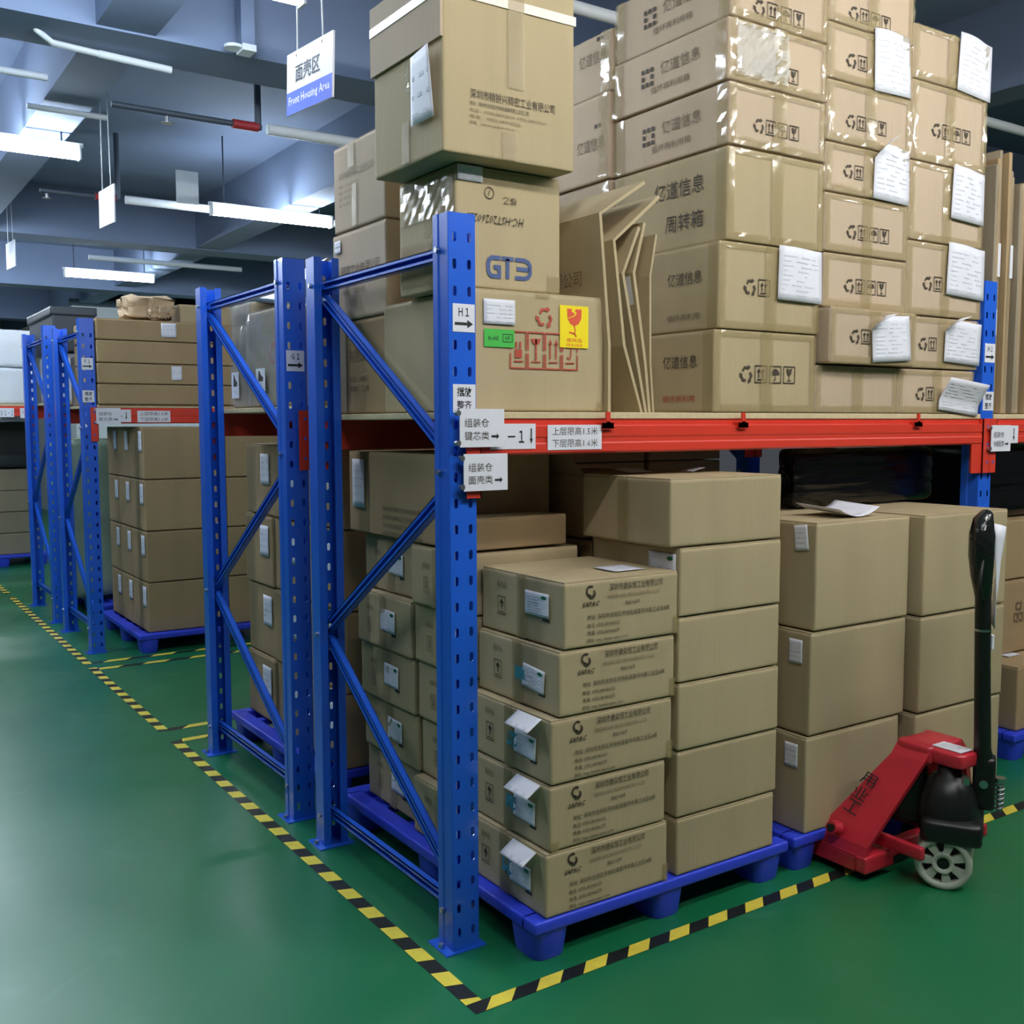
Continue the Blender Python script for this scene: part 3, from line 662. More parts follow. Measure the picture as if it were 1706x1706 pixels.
# ------------------------------------------------------------------ cartons on the nearest shelf
ZB = 1.5857
GU = 'mixed cartons at the left end of the nearest shelf'
def u1p(mb, F, Ls, T):
    icon(mb, F, 'recycle', .335, 1.842, .058, INKR)
    X0, X1, Z0, Z1 = .24, .49, 1.715, 1.822; n = 4; ww = .057
    for k in range(n):
        a = X0+k*.064
        for q in ([(a, Z0+.044), (a, Z0), (a+ww, Z0), (a+ww, Z0+.044)], [(a, Z0+.054), (a, Z1), (a+ww, Z1), (a+ww, Z0+.054)]): ribbon(mb, F, q, .0045, INKR)
        rect(mb, F, a+.012, a+ww-.012, Z0+.018, Z0+.022, INKR)
        c = a+ww/2
        if k == 0: rect(mb, F, c-.013, c+.013, Z0+.03, Z0+.055, INKR); text(mb, F, 'II', c-.01, Z0+.058, .02, .02, INKR)
        if k == 1: rect(mb, F, c-.003, c+.003, Z0+.025, Z1-.02, INKR); poly(mb, F, [(c-.018, Z1-.018), (c-.01, Z1-.034), (c+.01, Z1-.034), (c+.018, Z1-.018)], INKR)
        if k == 2:
            for d in (-.011, .011): rect(mb, F, c+d-.0025, c+d+.0025, Z0+.03, Z1-.03, INKR); poly(mb, F, [(c+d-.007, Z1-.034), (c+d+.007, Z1-.034), (c+d, Z1-.016)], INKR)
        if k == 3:
            ribbon(mb, F, [(c+.004, Z1-.04), (c+.004, Z0+.042), (c, Z0+.034), (c-.006, Z0+.033), (c-.01, Z0+.04)], .004, INKR)
            poly(mb, F, [(c+.004+.02*math.cos(t*PI/8), Z1-.042+.022*math.sin(t*PI/8)) for t in range(9)], INKR)
def u1l(root, F, Ls, T):
    paper(root, F, .145, .255, 1.84, 1.912, seed=3, n=5)
    mb = MB(); rect(mb, F, .147, .253, 1.774, 1.826, SGRN, .003); text(mb, F, 'RoHS', .162, 1.793, .035, .012, BLACK, .0036)
    ribbon(mb, F, [(.212, 1.79), (.245, 1.79), (.245, 1.812), (.212, 1.812)], .002, BLACK, .0036, True); text(mb, F, 'HF', .22, 1.795, .017, .012, BLACK, .0036)
    mb.build('green_sticker', root)
    mb = MB(); h = .003; rect(mb, F, .42, .53, 1.782, 1.91, SYEL, h)
    c = .475; h = .0036
    poly(mb, F, [(c-.028, 1.90), (c-.008, 1.90), (c-.012, 1.893), (c+.002, 1.886), (c-.002, 1.88), (c-.026, 1.872)], SRED, h)
    poly(mb, F, [(c-.026, 1.870), (c+.001, 1.878), (c+.01, 1.887), (c+.002, 1.894), (c+.006, 1.90), (c+.028, 1.90), (c+.027, 1.872), (c+.016, 1.855), (c, 1.848), (c-.016, 1.855)], SRED, h)
    ribbon(mb, F, [(c, 1.85), (c+.003, 1.832), (c+.0, 1.822)], .004, SRED, h); ribbon(mb, F, [(c-.02, 1.829), (c, 1.825), (c+.008, 1.816)], .005, SRED, h)
    text(mb, F, '易碎品', c-.03, 1.799, .06, .012, SRED, h); text(mb, F, 'FRAGILE', c-.03, 1.786, .06, .009, SRED, h); mb.build('fragile_sticker', root)
carton((.112, .593, .05, .62, ZB, 1.942), 'tan carton with yellow fragile sticker and red symbols beside post H1', GU, CARD, u1p, papers=u1l,
       tapes=[('F', .33, .38, 1.925, 1.94), ('F', .565, .592, 1.59, 1.615)])
def gt3(mb, F, Ls, T):
    z0, z1 = 1.979, 2.043; H = z1-z0; t = .0125
    g = lambda pts, a0, W: [(a0+x*W, z0+y*H) for x, y in pts]
    ribbon(mb, F, g([(1, .92), (.35, .92), (.16, .82), (.08, .66), (.08, .34), (.16, .18), (.35, .08), (.9, .08), (.9, .5), (.5, .5)], .182, .047), t, INKB)
    ribbon(mb, F, g([(0, .92), (1, .92)], .233, .042), t, INKB); ribbon(mb, F, g([(.5, .92), (.5, 0)], .233, .042), t, INKB)
    ribbon(mb, F, g([(0, .92), (.6, .92), (.84, .84), (.95, .68), (.95, .32), (.84, .16), (.6, .08), (0, .08)], .281, .057), t, INKB); ribbon(mb, F, g([(.1, .5), (.9, .5)], .281, .057), t, INKB)
    ring(mb, F, .19, 2.222, .016, .0025, INK); ribbon(mb, F, [(.186, 2.214), (.193, 2.231)], .0025, INK)
    text(mb, F, 'HC-HST20260225', .113, 2.135, .2, .024, INK, flip=True, shear=-.2); text(mb, F, '核乙', .237, 2.195, .05, .022, INK, flip=True)
def gt3l(root, F, Ls, T): paper(root, F, .08, .166, 2.248, 2.292, seed=5, n=6)
carton((.075, .449, .085, .43, 1.945, 2.293), 'carton with large blue lettering and upside down handwriting above the fragile box', GU, CARD, gt3, papers=gt3l,
       tapes=[('L', -.41, -.09, 2.16, 2.28, TAPEG), ('L', -.41, -.09, 1.97, 2.10, TAPEG), ('L', -.26, -.22, 1.95, 2.29, TAPEG), ('F', .40, .445, 1.95, 2.0)])
def u3p(mb, F, Ls, T):
    text(mb, F, '深圳市精锐兴精密工业有限公司', .075, 2.452, .29, .026, INK, shear=0)
    text(mb, F, '地址：深圳市龙岗区坪地街道富坪路工业区二栋', .073, 2.433, .2, .012, INK)
    for k, t in enumerate(('电话：0755-28392510  0755-28392520', '传真：0755-28392522', '邮箱：jingruixing@jrx.com.cn')): text(mb, F, t, .073, 2.415-.017*k, (.26, .17, .15)[k], .0105, INKF)
def u3l(root, F, Ls, T):
    paper(root, Ls, -.162, -.03, 2.395, 2.585, seed=6, n=3, lift=.012, curl=lambda s, t: .018*s*t)
    mb = MB(); mb.box(-.02, -.012, -.002, .425, 2.60, 2.80, CARDP); mb.build('lid_flap', root)
    z = 2.715; mb = MB(); mb.box(-.0225, .4405, -.0035, .4235, z, z+.026, STRAP); mb.build('strapping', root)
    mb = MB(); crinkle(mb, Ls, -.205, -.18, 2.50, 2.585, FILM, .008, .012, .004); mb.build('loose_tape', root)
carton((-.012, .438, 0, .42, 2.295, 2.80), 'topmost tall carton with white strap overhanging the blue lettered carton', GU, CARD, u3p, papers=u3l,
       tapes=[('F', .20, .255, 2.50, 2.80), ('F', .18, .23, 2.30, 2.38), ('L', -.235, -.19, 2.305, 2.42)])
def u4p(mb, F, Ls, T):
    text(mb, Ls, '深圳市精锐兴精密工业有限公司', -.99, 2.42, .27, .024, INKF)
    for k in range(4): text(mb, Ls, '电话：0755-28392510', -.99, 2.39-.022*k, .16-.02*k, .012, INKF)
carton((.13, .55, .632, 1.04, 2.236, 2.54), 'pinkish carton high at the left, behind the tall strapped carton', GU, CARDP, u4p, tapes=[('L', -.91, -.86, 2.45, 2.535), ('L', -.88, -.845, 2.245, 2.39)])
def u5p(mb, F, Ls, T): text(mb, Ls, '精密工业有限公司', -.98, 2.065, .3, .052, INKF); text(mb, Ls, '地址：深圳市', -.97, 2.01, .18, .02, INKF)
def u5l(root, F, Ls, T): paper(root, Ls, -1.03, -.98, 2.165, 2.21, seed=8, n=2)
carton((.13, .55, .63, 1.06, 1.92, 2.233), 'carton with large faded lettering behind the top brace of frame H1', GU, CARDP, u5p, papers=u5l)
def u6p(mb, F, Ls, T):
    text(mb, Ls, '有限公司', -.93, 1.77, .17, .045, INKF); text(mb, Ls, '电话：0755', -.93, 1.70, .14, .022, INKF); text(mb, Ls, '传真：二栋', -.93, 1.665, .16, .022, INKF)
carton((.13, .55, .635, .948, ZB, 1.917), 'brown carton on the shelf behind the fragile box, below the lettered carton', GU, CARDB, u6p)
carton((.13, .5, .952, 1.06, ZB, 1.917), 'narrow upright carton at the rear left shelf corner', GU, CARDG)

# flattened cartons leaning between the fragile box and the tower
def flat(pts, y0, y1, label, txt=None, sheet=False, th=.011, rear=0):
    mb = MB(); P = [fx(u, v, y0) for u, v in pts]
    P[0] = (P[0][0], ZB)
    n = len(P)
    def off(i, s):
        a = Vector(P[max(i-1, 0)]); b = Vector(P[min(i+1, n-1)]); t = (b-a).normalized(); return (P[i][0]+s*t.y, P[i][1]-s*t.x)
    A = [off(i, 0) for i in range(n)]; B = [off(i, th) for i in range(n)]; B[0] = (B[0][0], ZB)
    q = [(x, y0, z) for x, z in A]+[(x, y0, z) for x, z in B]+[(x+rear, y1, z) for x, z in A]+[(x+rear, y1, z) for x, z in B]
    fs = []
    for i in range(n-1):
        fs += [(i, i+1, n+i+1, n+i), (2*n+i, 3*n+i, 3*n+i+1, 2*n+i+1), (i, 2*n+i, 2*n+i+1, i+1), (n+i, n+i+1, 3*n+i+1, 3*n+i)]
    fs += [(0, n, 3*n, 2*n), (n-1, 3*n-1, 4*n-1, 2*n-1)]
    mb.add(q, fs, CARD)
    if txt:
        x = (P[1][0]+P[2][0])/2; text(mb, FL(x-.006), txt, -y0-.30, 1.985, .2, .05, INKF, .004)
    if sheet:
        (xa, za), (xb, zb) = P[1], P[2]; mb.add([(xb-.002, y0+.01, zb-.01), (xb-.002, y0+.12, zb-.01), (xb+(xa-xb)*.35-.002, y0+.12, zb+(za-zb)*.35), (xb+(xa-xb)*.35-.002, y0+.01, zb+(za-zb)*.35)], [(0, 1, 2, 3)], PAPER)
    return tag(mb.build('flattened_carton'), label, 'flattened carton', 'flattened cartons leaning against the tower')
flat([(1013, 685), (1013, 573), (998, 354), (1073, 301)], .03, .56, 'leftmost leaning flattened carton with its long top flap folded over', '有限公司')
flat([(1067, 686), (1038, 576), (1021, 399), (1097, 325)], .035, .5, 'second leaning flattened carton from the left, its flap reaching farthest right')
flat([(1074, 686), (1060, 604), (1036, 455), (1063, 377)], .03, .45, 'third leaning flattened carton from the left with short bent flap')
flat([(1080, 685), (1073, 604), (1054, 454), (1072, 370)], .04, .45, 'fourth leaning flattened carton from the left with a white sheet on it', sheet=True)
flat([(1087, 685), (1082, 604), (1082, 459), (1092, 390)], .05, .45, 'rightmost leaning flattened carton, upright against the tower', th=.008)

# the tape wrapped tower
GT = 'taped transfer cartons stacked in the tower'
def ic(u0, v0, u1, v1, n):
    def f(mb, F, Ls, T):
        xa, za = fx(u0, v1, 0); xb, zb = fx(u1, v0, 0); s_ = (xb-xa)/(n*1.25-.25); icons(mb, F, xa, za+.004, s_, INK, n)
    return f
def sidetext(kind):
    def f(mb, F, Ls, T, z0, z1, x0):
        H = z1-z0
        if kind == 'logo':
            for r in range(3):
                for c in range(3):
                    if r == 1 and c == 1: continue
                    rect(mb, Ls, -.43+.024*c, -.414+.024*c, z0+H*.38+.024*r, z0+H*.38+.024*r+.015, INK)
            text(mb, Ls, '亿道信息', -.33, z0+H*.5, .2, .045, INKF); text(mb, Ls, '循环再利用箱', -.38, z0+H*.22, .2, .025, INKF)
        elif kind == 'big':
            text(mb, Ls, '亿道信息', -.36, z0+H*.58, .25, .062, INK); text(mb, Ls, '周转箱', -.30, z0+H*.2, .19, .06, INK)
        else:
            text(mb, Ls, '亿道信息', -.25, z0+H*.55, .17, .045, INK); text(mb, Ls, '循环再利用', -.25, z0+H*.13, .16, .024, INKR if kind == 'red' else INKF)
    return f
def curlTL(s, t): d = max(0, t-s-.78); return d*.5
def tower(nm, x0, x1, z0, z1, label, yf=0.0, yd=.585, side=None, icon_=None, paper_=None, shine=0, m=CARDP):
    def pr(mb, F, Ls, T):
        if icon_: icon_(mb, F, Ls, T)
        if side: sidetext(side)(mb, F, Ls, T, z0, z1, x0)
    xm = (x0+x1)/2; am = .003+.005*shine
    tp = [('F', xm-.03, xm+.03, z0+.004, z1-.002, TAPEG, am), ('F', x0+.002, x0+.03, z0+.002, z1-.002, TAPEG, am), ('F', x1-.03, x1-.002, z0+.002, z1-.002, TAPEG, am),
          ('F', x0+.03, x1-.03, z0+.002, z0+.03, TAPEG, am*.8), ('F', x0+.03, x1-.03, z1-.022, z1-.002, TAPEG, am*.8)]
    if shine > 1: tp.append(('F', x0+.03, xm+.04, z0+.02, z1-.01, FILMS, .012, .017))
    if side: tp.append(('L', -yd, -yd+.05, z0+.003, z1-.003, TAPEG, am)); tp.append(('L', -.05, -.002, z0+.003, z1-.003, TAPEG, am*.7))
    pf = None
    if paper_:
        (u0, v0, u1, v1), tl, cu = paper_
        def pf(root, F, Ls, T):
            xa, za = fx(u0, v1, yf); xb, zb = fx(u1, v0, yf); paper(root, F, xa, xb, za, zb, seed=int(u0), n=9, tilt=tl, lift=.012, curl=cu, name='packing_slip')
    carton((x0, x1, yf, yf+yd, z0, z1), label, GT, m, pr, tapes=tp, papers=pf)
wave = lambda s, t: .008*math.sin(s*5)*t
tower('A', 1.025, 1.53, ZB, 1.864, 'bottom carton of the front left tower column, four black symbols visible', side='red', icon_=ic(1233, 608, 1324, 638, 4), m=CARD)
tower('A', 1.043, 1.541, 1.866, 2.157, 'second carton up in the left tower column with white slip', side='mid', icon_=ic(1240, 466, 1282, 492, 2), paper_=((1292, 420, 1367, 500), .02, wave), m=CARD)
tower('A', 1.075, 1.556, 2.16, 2.468, 'large lettered carton with curled tape in the left tower column', side='big', m=CARD)
tower('A', 1.078, 1.556, 2.474, 2.676, 'third carton from the top in the left tower column below the shiny film', side='logo', icon_=ic(1256, 187, 1331, 221, 4), shine=1)
tower('A', 1.070, 1.558, 2.68, 2.88, 'left tower carton with crumpled shiny film over its front', side='logo', icon_=ic(1254, 92, 1330, 124, 4), shine=2)
tower('A', 1.08, 1.558, 2.884, 3.10, 'uppermost left tower carton cut by the photo top', side='logo', icon_=ic(1256, -5, 1340, 25, 4), shine=1)
bl, br = 1.563, 2.046
tower('B', 1.533, 2.008, ZB, 1.76, 'bottom middle tower carton with torn patch')
tower('B', 1.547, 2.045, 1.764, 1.966, 'middle tower carton jutting forward with a wrinkled slip', yf=-.05, icon_=lambda mb, F, Ls, T: icons(mb, F, 1.66, 1.84, .05, INK, 2), paper_=((1448, 530, 1514, 601), -.06, lambda s, t: curlTL(s, t)+wave(s, t)))
tower('B', bl, br, 1.97, 2.164, 'third carton up in the middle tower column with four symbols', icon_=ic(1407, 462, 1476, 488, 4))
tower('B', bl, br, 2.168, 2.376, 'fourth carton up in the middle tower column with four symbols', icon_=ic(1411, 366, 1481, 398, 4))
tower('B', bl, br, 2.38, 2.553, 'fifth carton up in the middle tower column with wavy white slip', icon_=ic(1406, 272, 1438, 296, 2), paper_=((1451, 252, 1513, 332), .03, lambda s, t: curlTL(s, t)+wave(s, t)), shine=1)
tower('B', bl, br, 2.557, 2.77, 'middle tower carton between two carrying white slips', icon_=ic(1410, 179, 1477, 213, 4), shine=1)
tower('B', bl, br, 2.774, 2.966, 'second carton from the top of the middle tower column', icon_=ic(1411, 88, 1445, 112, 2), paper_=((1452, 66, 1515, 150), -.03, wave), shine=1)
tower('B', bl, br, 2.97, 3.17, 'uppermost middle tower carton cut by the photo top', icon_=ic(1415, 0, 1484, 33, 4), shine=1)
cl, cr = 2.05, 2.537
tower('C', 2.012, 2.512, ZB, 1.76, 'bottom right tower carton with a half peeled grey slip', icon_=ic(1526, 644, 1556, 668, 2), paper_=((1560, 637, 1627, 688), .1, lambda s, t: .07*max(0, t-.35)))
tower('C', cl, 2.53, 1.764, 1.966, 'second carton up in the right tower column next to post H2', icon_=ic(1531, 561, 1560, 584, 2), paper_=((1569, 539, 1630, 605), .05, curlTL))
tower('C', cl, 2.543, 1.97, 2.253, 'third carton up in the right tower column with large slip', icon_=ic(1538, 458, 1570, 484, 2), paper_=((1573, 416, 1638, 493), .05, wave))
tower('C', cl, cr, 2.257, 2.554, 'third carton from the top in the right tower column', paper_=((1581, 290, 1638, 366), .05, wave))
tower('C', cl, cr, 2.558, 2.855, 'right tower carton with four symbols and no slip', icon_=ic(1553, 196, 1617, 228, 4), shine=1)
tower('C', cl, cr, 2.859, 3.06, 'highest right tower carton with its slip overhanging the edge', paper_=((1592, 76, 1650, 154), .07, wave), shine=1)
zr = [ZB, 2.165, 2.475, 2.80, 3.03]; RN = ['bottom', 'second', 'third', 'top']
for i in range(4):
    z0, z1 = zr[i], zr[i+1]-.003
    def pr(mb, F, Ls, T, z0=z0, z1=z1):
        text(mb, Ls, '亿道信息', -.80, z0+.12, .17, .05, INKF)
        for c in range(2): rect(mb, Ls, -.69+.024*c, -.674+.024*c, z0+.2, z0+.215, INK)
    carton((1.06+.01*(i % 2), 1.56, .60, 1.0, z0, z1), '%s carton of the tower column behind the lettered left side' % RN[i], GT, CARDP, pr, tapes=[('L', -.66, -.61, z0+.003, z1-.003, TAPEG, .006)])

# bundle of flattened cartons right of post H2
hs = [2.63, 2.66, 2.70, 2.69, 2.62, 2.60, 2.57, 2.58, 2.54, 2.52, 2.50, 2.51, 2.47, 2.45]
for i, h in enumerate(hs):
    x = 2.676+.031*i; mb = MB()
    mb.rbox(x, x+.026, .03+.012*(i % 3), .95, ZB, h, CARDB if i % 2 else CARDG, r=.004, n=2, jit=.004, sag=.002)
    if i in (1, 2, 5):
        F = FF(.03+.012*(i % 3)-.001); rect(mb, F, x+.002, x+.024, 1.92 if i == 1 else 2.17, 2.03 if i == 1 else 2.31, PAPER, .002)
    tag(mb.build('flattened_carton'), 'grey brown flattened carton standing on edge right of post H2', 'flattened carton', 'flattened cartons standing on edge right of post H2')

# right edge stack
carton((3.04, 3.6, .06, .6, .13, .43), 'lower brown carton at the right photo edge behind the jack handle', 'cartons at the right photo edge', CARDB,
       papers=lambda root, F, Ls, T: paper(root, T, 3.2, 3.3, .2, .27, seed=60, n=2, name='loose_paper'))
carton((3.18, 3.7, .24, .7, .434, .79), 'printed brown carton at the right photo edge above the lower one', 'cartons at the right photo edge', CARDB, lambda mb, F, Ls, T: text(mb, F, '品区', 3.30, .58, .16, .1, INKF))
carton((3.17, 3.7, .25, .7, .793, 1.085), 'highest dark carton at the right photo edge under the next bay', 'cartons at the right photo edge', CARDB)
mb = MB(); mb.rbox(3.05, 3.7, .30, .9, 1.088, 1.45, BFILM, r=.03, n=5, jit=.01)
tag(mb.build('wrapped_bale'), 'black film wrapped bundle at the right edge under the next bay', 'wrapped bundle')

# ------------------------------------------------------------------ second rack (G)
zg = [.13, .445, .785, 1.122, 1.46]; GG = 'brown cartons under the second rack'
for i in range(4):
    for k, (ya, yb) in enumerate(((1.31, 1.70), (1.71, 2.07), (2.08, 2.44))):
        z0, z1 = zg[i], zg[i+1]-.003
        def pp(root, F, Ls, T, ya=ya, yb=yb, z1=z1, i=i, k=k): paper(root, Ls, -ya-.15, -ya-.04, z1-.19, z1-.045, seed=i*3+k, n=4)
        carton((.26+.01*((i+k) % 2), .75, ya, yb, z0, z1), '%s row carton at the %s under the second rack, white label on it' % (['bottom', 'second', 'third', 'top'][i], ['near end', 'middle', 'far end'][k]), GG, CARDB, papers=pp)
pallet(1.42, 2.48, 1.31, 2.3, 'blue plastic pallet in the dark middle of the second rack')
for i, (x0, x1) in enumerate(((1.44, 1.93), (1.94, 2.45))):
    nm = ['left', 'right'][i]
    carton((x0, x1, 1.36, 2.0, .13, 1.19), 'tall carton in the dark middle of the second rack, %s one of two' % nm, GG, CARDB)
    for k in range(2):
        carton((x0+.01, x1-.01, 1.37, 2.0, 1.193+.17*k, 1.36+.17*k), '%s flat carton on the %s tall carton in the second rack, seen under the beam' % (['lower', 'upper'][k], nm), GG, CARD)
def bag(x0, x1, y0, y1, z0, z1, m, label, lab=None, name='wrapped_carton', extra=None):
    root = thing(name, ((x0+x1)/2, (y0+y1)/2, z0), label, 'wrapped box', 'film wrapped boxes on the second rack')
    mb = MB(); mb.rbox(x0, x1, y0, y1, z0, z1, m, r=.012, n=4, jit=.003); 
    if extra: extra(mb, FL(x0))
    mb.build('carton_body', root)
    f = MB(); F = FL(x0); crinkle(f, F, -y1, -y0, z0+.01, z1, FILM, .012, .05, .002); f.build('stretch_film', root)
    if lab:
        b = MB(); a0, a1, b0, b1 = lab; rect(b, F, a0, a1, b0, b1, PAPER, .016); h = .0165; W, H = a1-a0, b1-b0
        poly(b, F, [(a0+W*.25, b0+H*.45), (a0+W*.75, b0+H*.45), (a0+W*.8, b0+H*.6), (a0+W*.55, b0+H*.72), (a0+W*.4, b0+H*.9), (a0+W*.3, b0+H*.9)], BLACK, h); rect(b, F, a0+W*.35, a0+W*.65, b0+H*.2, b0+H*.3, GREY, h)
        b.build('warning_label', root)
def redmark(mb, F): icon(mb, F, 'recycle', -1.74, 1.80, .1, INKR)
bag(.14, .6, 1.50, 2.0, 1.622, 2.04, CARDG, 'right film wrapped carton with red mark behind the G1 brace', (-1.87, -1.76, 1.69, 1.79), extra=redmark)
bag(.16, .6, 2.02, 2.28, 1.622, 2.10, CARDG, 'left film wrapped carton with forklift label beside the G frame back post', (-2.25, -2.15, 1.67, 1.79))
mb = MB(); mb.add([(.16, 1.62, 2.062), (.2, 2.2, 2.14), (.3, 2.25, 2.18), (.3, 1.8, 2.21), (.35, 1.6, 2.25), (.55, 1.65, 2.13), (.55, 2.2, 2.15)], [(0, 1, 2, 3), (0, 3, 4), (4, 3, 2, 6, 5)], PAPER)
tag(mb.build('loose_sheet', solid=.002), 'loose pale sheet lying on the film wrapped cartons of the second rack', 'paper sheet')

# ------------------------------------------------------------------ third rack (F)
zf = [.13, .475, .828, 1.18, 1.54]; GFc = 'brown cartons under the third rack'
for i in range(4):
    for k, (ya, yb) in enumerate(((4.66, 5.03), (5.035, 5.36), (5.365, 5.7))):
        z0, z1 = zf[i], zf[i+1]-.004
        def pp(root, F, Ls, T, ya=ya, yb=yb, z1=z1, i=i, k=k): paper(root, Ls, -ya-.12, -ya-.03, z1-.17, z1-.03, seed=i*3+k+90, n=3)
        carton((.345, .90, ya, yb, z0, z1), '%s row carton with white label under the third rack, %s from the aisle' % (['bottom', 'second', 'third', 'top'][i], ['first', 'second', 'third'][k]), GFc, CARDB, papers=pp)
    carton((.91, 1.4, 4.66, 5.1, zf[i], zf[i+1]-.004), '%s row carton under the third rack glimpsed right of the G frame back post' % ['bottom', 'second', 'third', 'top'][i], GFc, CARDB)
zt = [1.686, 1.826, 1.966, 2.118, 2.262]
for i in range(4):
    def pp(root, F, Ls, T, i=i):
        if i in (1, 3): paper(root, F, .52+(.06 if i == 1 else 0), .60+(.05 if i == 1 else .02), zt[i]+.03, zt[i]+.125, seed=i, n=2, curl=lambda s, t: .01*s)
    carton((.096, 1.3, 4.78, 5.5, zt[i], zt[i+1]-.003), 'long flat carton on the third rack, %s of four' % ['lowest', 'second up', 'third up', 'topmost'][i], 'long flat cartons on the third rack', CARDB,
           papers=pp if i in (1, 3) else None)
mb = MB(); mb.rbox(.30, .68, 4.86, 5.2, 2.263, 2.46, KRAFT, r=.09, n=6, jit=.03, sag=.02); mb.rbox(.45, .6, 4.80, 4.9, 2.263, 2.37, KRAFT, r=.03, n=3, jit=.03)
tag(mb.build('crumpled_paper'), 'crumpled kraft wrapping paper on top of the long flat cartons', 'wrapping paper')
carton((.70, 1.2, 4.95, 5.4, 2.263, 2.40), 'small carton right of the crumpled kraft paper', None, CARD)

# far left goods
mb = MB(); mb.rbox(.14, 1.2, 6.2, 7.05, .131, 1.45, GFILM, r=.08, n=8, jit=.03, sag=.03)
tag(mb.build('wrapped_bale'), 'pale green film wrapped bale between the far frame posts', 'wrapped bundle')
carton((.30, .9, 5.82, 5.99, .0, .8), 'tall narrow carton standing behind the third rack', None, CARDB) if False else None
mb = MB(); mb.rbox(.12, .42, 6.35, 7.1, 1.732, 2.13, WFILM, r=.03, n=4, jit=.01)
tag(mb.build('wrapped_carton'), 'white wrapped box under the dark crate on the farthest frame', 'wrapped box')
root = thing('storage_crate', (.5, 6.6, 2.13), 'dark grey plastic crate high on the farthest framed rack', 'crate')
mb = MB(); x0, x1, y0, y1, z0, z1 = .10, .42, 6.3, 7.35, 2.131, 2.47
mb.rbox(x0, x1, y0, y1, z0, z0+.02, DCRATE, n=1); mb.rbox(x0, x0+.02, y0, y1, z0, z1, DCRATE, n=1); mb.rbox(x1-.02, x1, y0, y1, z0, z1, DCRATE, n=1); mb.rbox(x0, x1, y0, y0+.02, z0, z1, DCRATE, n=1); mb.rbox(x0, x1, y1-.02, y1, z0, z1, DCRATE, n=1)
mb.build('crate_body', root); mb = MB(); mb.rbox(x0-.015, x1+.015, y0-.015, y1+.015, z1-.06, z1+.01, DCRATE, r=.01, n=1); mb.build('rim', root)
carton((.12, .7, 5.52, 5.78, 1.686, 2.05), 'carton at the rear end of the third rack shelf', None, CARDG)
for i in range(2):
    mb = MB(); mb.rbox(-.4, .42, 9.08, 9.9, 1.762+.37*i, 2.13+.385*i, WFILM, r=.02, n=5, jit=.01)
    tag(mb.build('wrapped_carton'), '%s white wrapped box at the far left photo edge' % ['lower', 'upper'][i], 'wrapped box', 'white wrapped boxes at the far left edge')
for i in range(4):
    z0 = .13+.235*i; carton((-.25, .56, 9.95, 10.8, z0, z0+.232), '%s flat carton in the far stack at the left photo edge' % ['lowest', 'second', 'third', 'topmost'][i], 'flat cartons at the far left edge', CARDG)
mb = MB(); mb.rbox(-.25, .5, 10.0, 10.8, 1.071, 1.6, DCRATE, r=.03, n=5, jit=.012)
tag(mb.build('wrapped_bale'), 'dark wrapped load on the far stack at the left photo edge', 'wrapped bundle')

# ------------------------------------------------------------------ pallet jack
J = thing('pallet_jack', (1.68, -.45, 0), 'red hand pallet jack with upright black handle at the right pallet', 'pallet jack')
mb = MB()
for xa, xb in ((1.38, 1.53), (1.83, 1.98)):
    pass
def fork(xa, xb):
    mb = MB(); mb.rbox(xa, xb, -.385, -.34, .03, .088, JRED, r=.006, n=1, jit=0, sag=0)
    mb.box(xa+.001, xb-.001, -.341, .62, .079, .087, JRED); mb.box(xa+.001, xa+.012, -.341, .62, .031, .079, JRED); mb.box(xb-.012, xb-.001, -.341, .62, .031, .079, JRED)
    return mb
fork(1.38, 1.535).build('fork', J); fork(1.892, 2.047).build('fork', J)
for xc in (1.457, 1.97):
    r_ = MB(); r_.cyl((xc-.035, .55, .04), (xc+.035, .55, .04), .04, WHEEL, 16); r_.build('load_roller', J)
# A shaped tower: two slanted legs and a cap
def leg(sx):
    m_ = MB(); c = 1.68 if sx < 0 else 1.73
    def X(d): return c+sx*d
    def sec(d, z, ya, yb, t): return [(X(d), ya, z), (X(d), yb, z), (X(d-t), yb, z), (X(d-t), ya, z)]
    rows = [sec(.30, .075, -.375, -.16, .022), sec(.285, .12, -.38, -.17, .022), sec(.10, .405, -.46, -.33, .022), sec(.06, .45, -.46, -.33, .03)]
    vs = sum(rows, []); fs = []
    for r_ in range(3):
        for q in range(4): fs.append((r_*4+q, r_*4+(q+1) % 4, r_*4+4+(q+1) % 4, r_*4+4+q))
    fs += [(3, 2, 1, 0), (12, 13, 14, 15)]; m_.add(vs, fs, JRED)
    return m_
l = leg(-1)
l.build('tower_leg', J); leg(1).build('tower_leg', J)
# handwriting on the left leg: strokes lying in the slanted plate
U_ = Vector((.185, -.065, .285)).normalized(); O_ = Vector((1.44, -.27, .20)); V_ = Vector((0, 1, 0)); Nn = Vector((-.285, 0, .185)).normalized()
V_ = Nn.cross(U_)*-1
hw = MB(); HF = Face(O_+Nn*.003, -V_, U_)
if HF.n.dot(Nn) < 0: HF = Face(O_+Nn*.003, V_, U_)
text(hw, HF, '工', -.03, .0, .06, .045, BLACK, .002); text(hw, HF, '业', -.03, .055, .06, .045, BLACK, .002); text(hw, HF, '用', -.03, .11, .06, .045, BLACK, .002); hw.build('handwriting', J)
mb = MB(); mb.rbox(1.60, 1.79, -.47, -.33, .385, .455, JRED, r=.02, n=2, jit=0, sag=0); mb.rbox(1.61, 1.72, -.575, -.42, .395, .452, JRED, r=.028, n=2, jit=0, sag=0); mb.build('tower_cap', J)
mb = MB(); mb.box(1.63, 1.70, -.56, -.44, .4525, .4545, PAPER); mb.build('serial_plate', J)
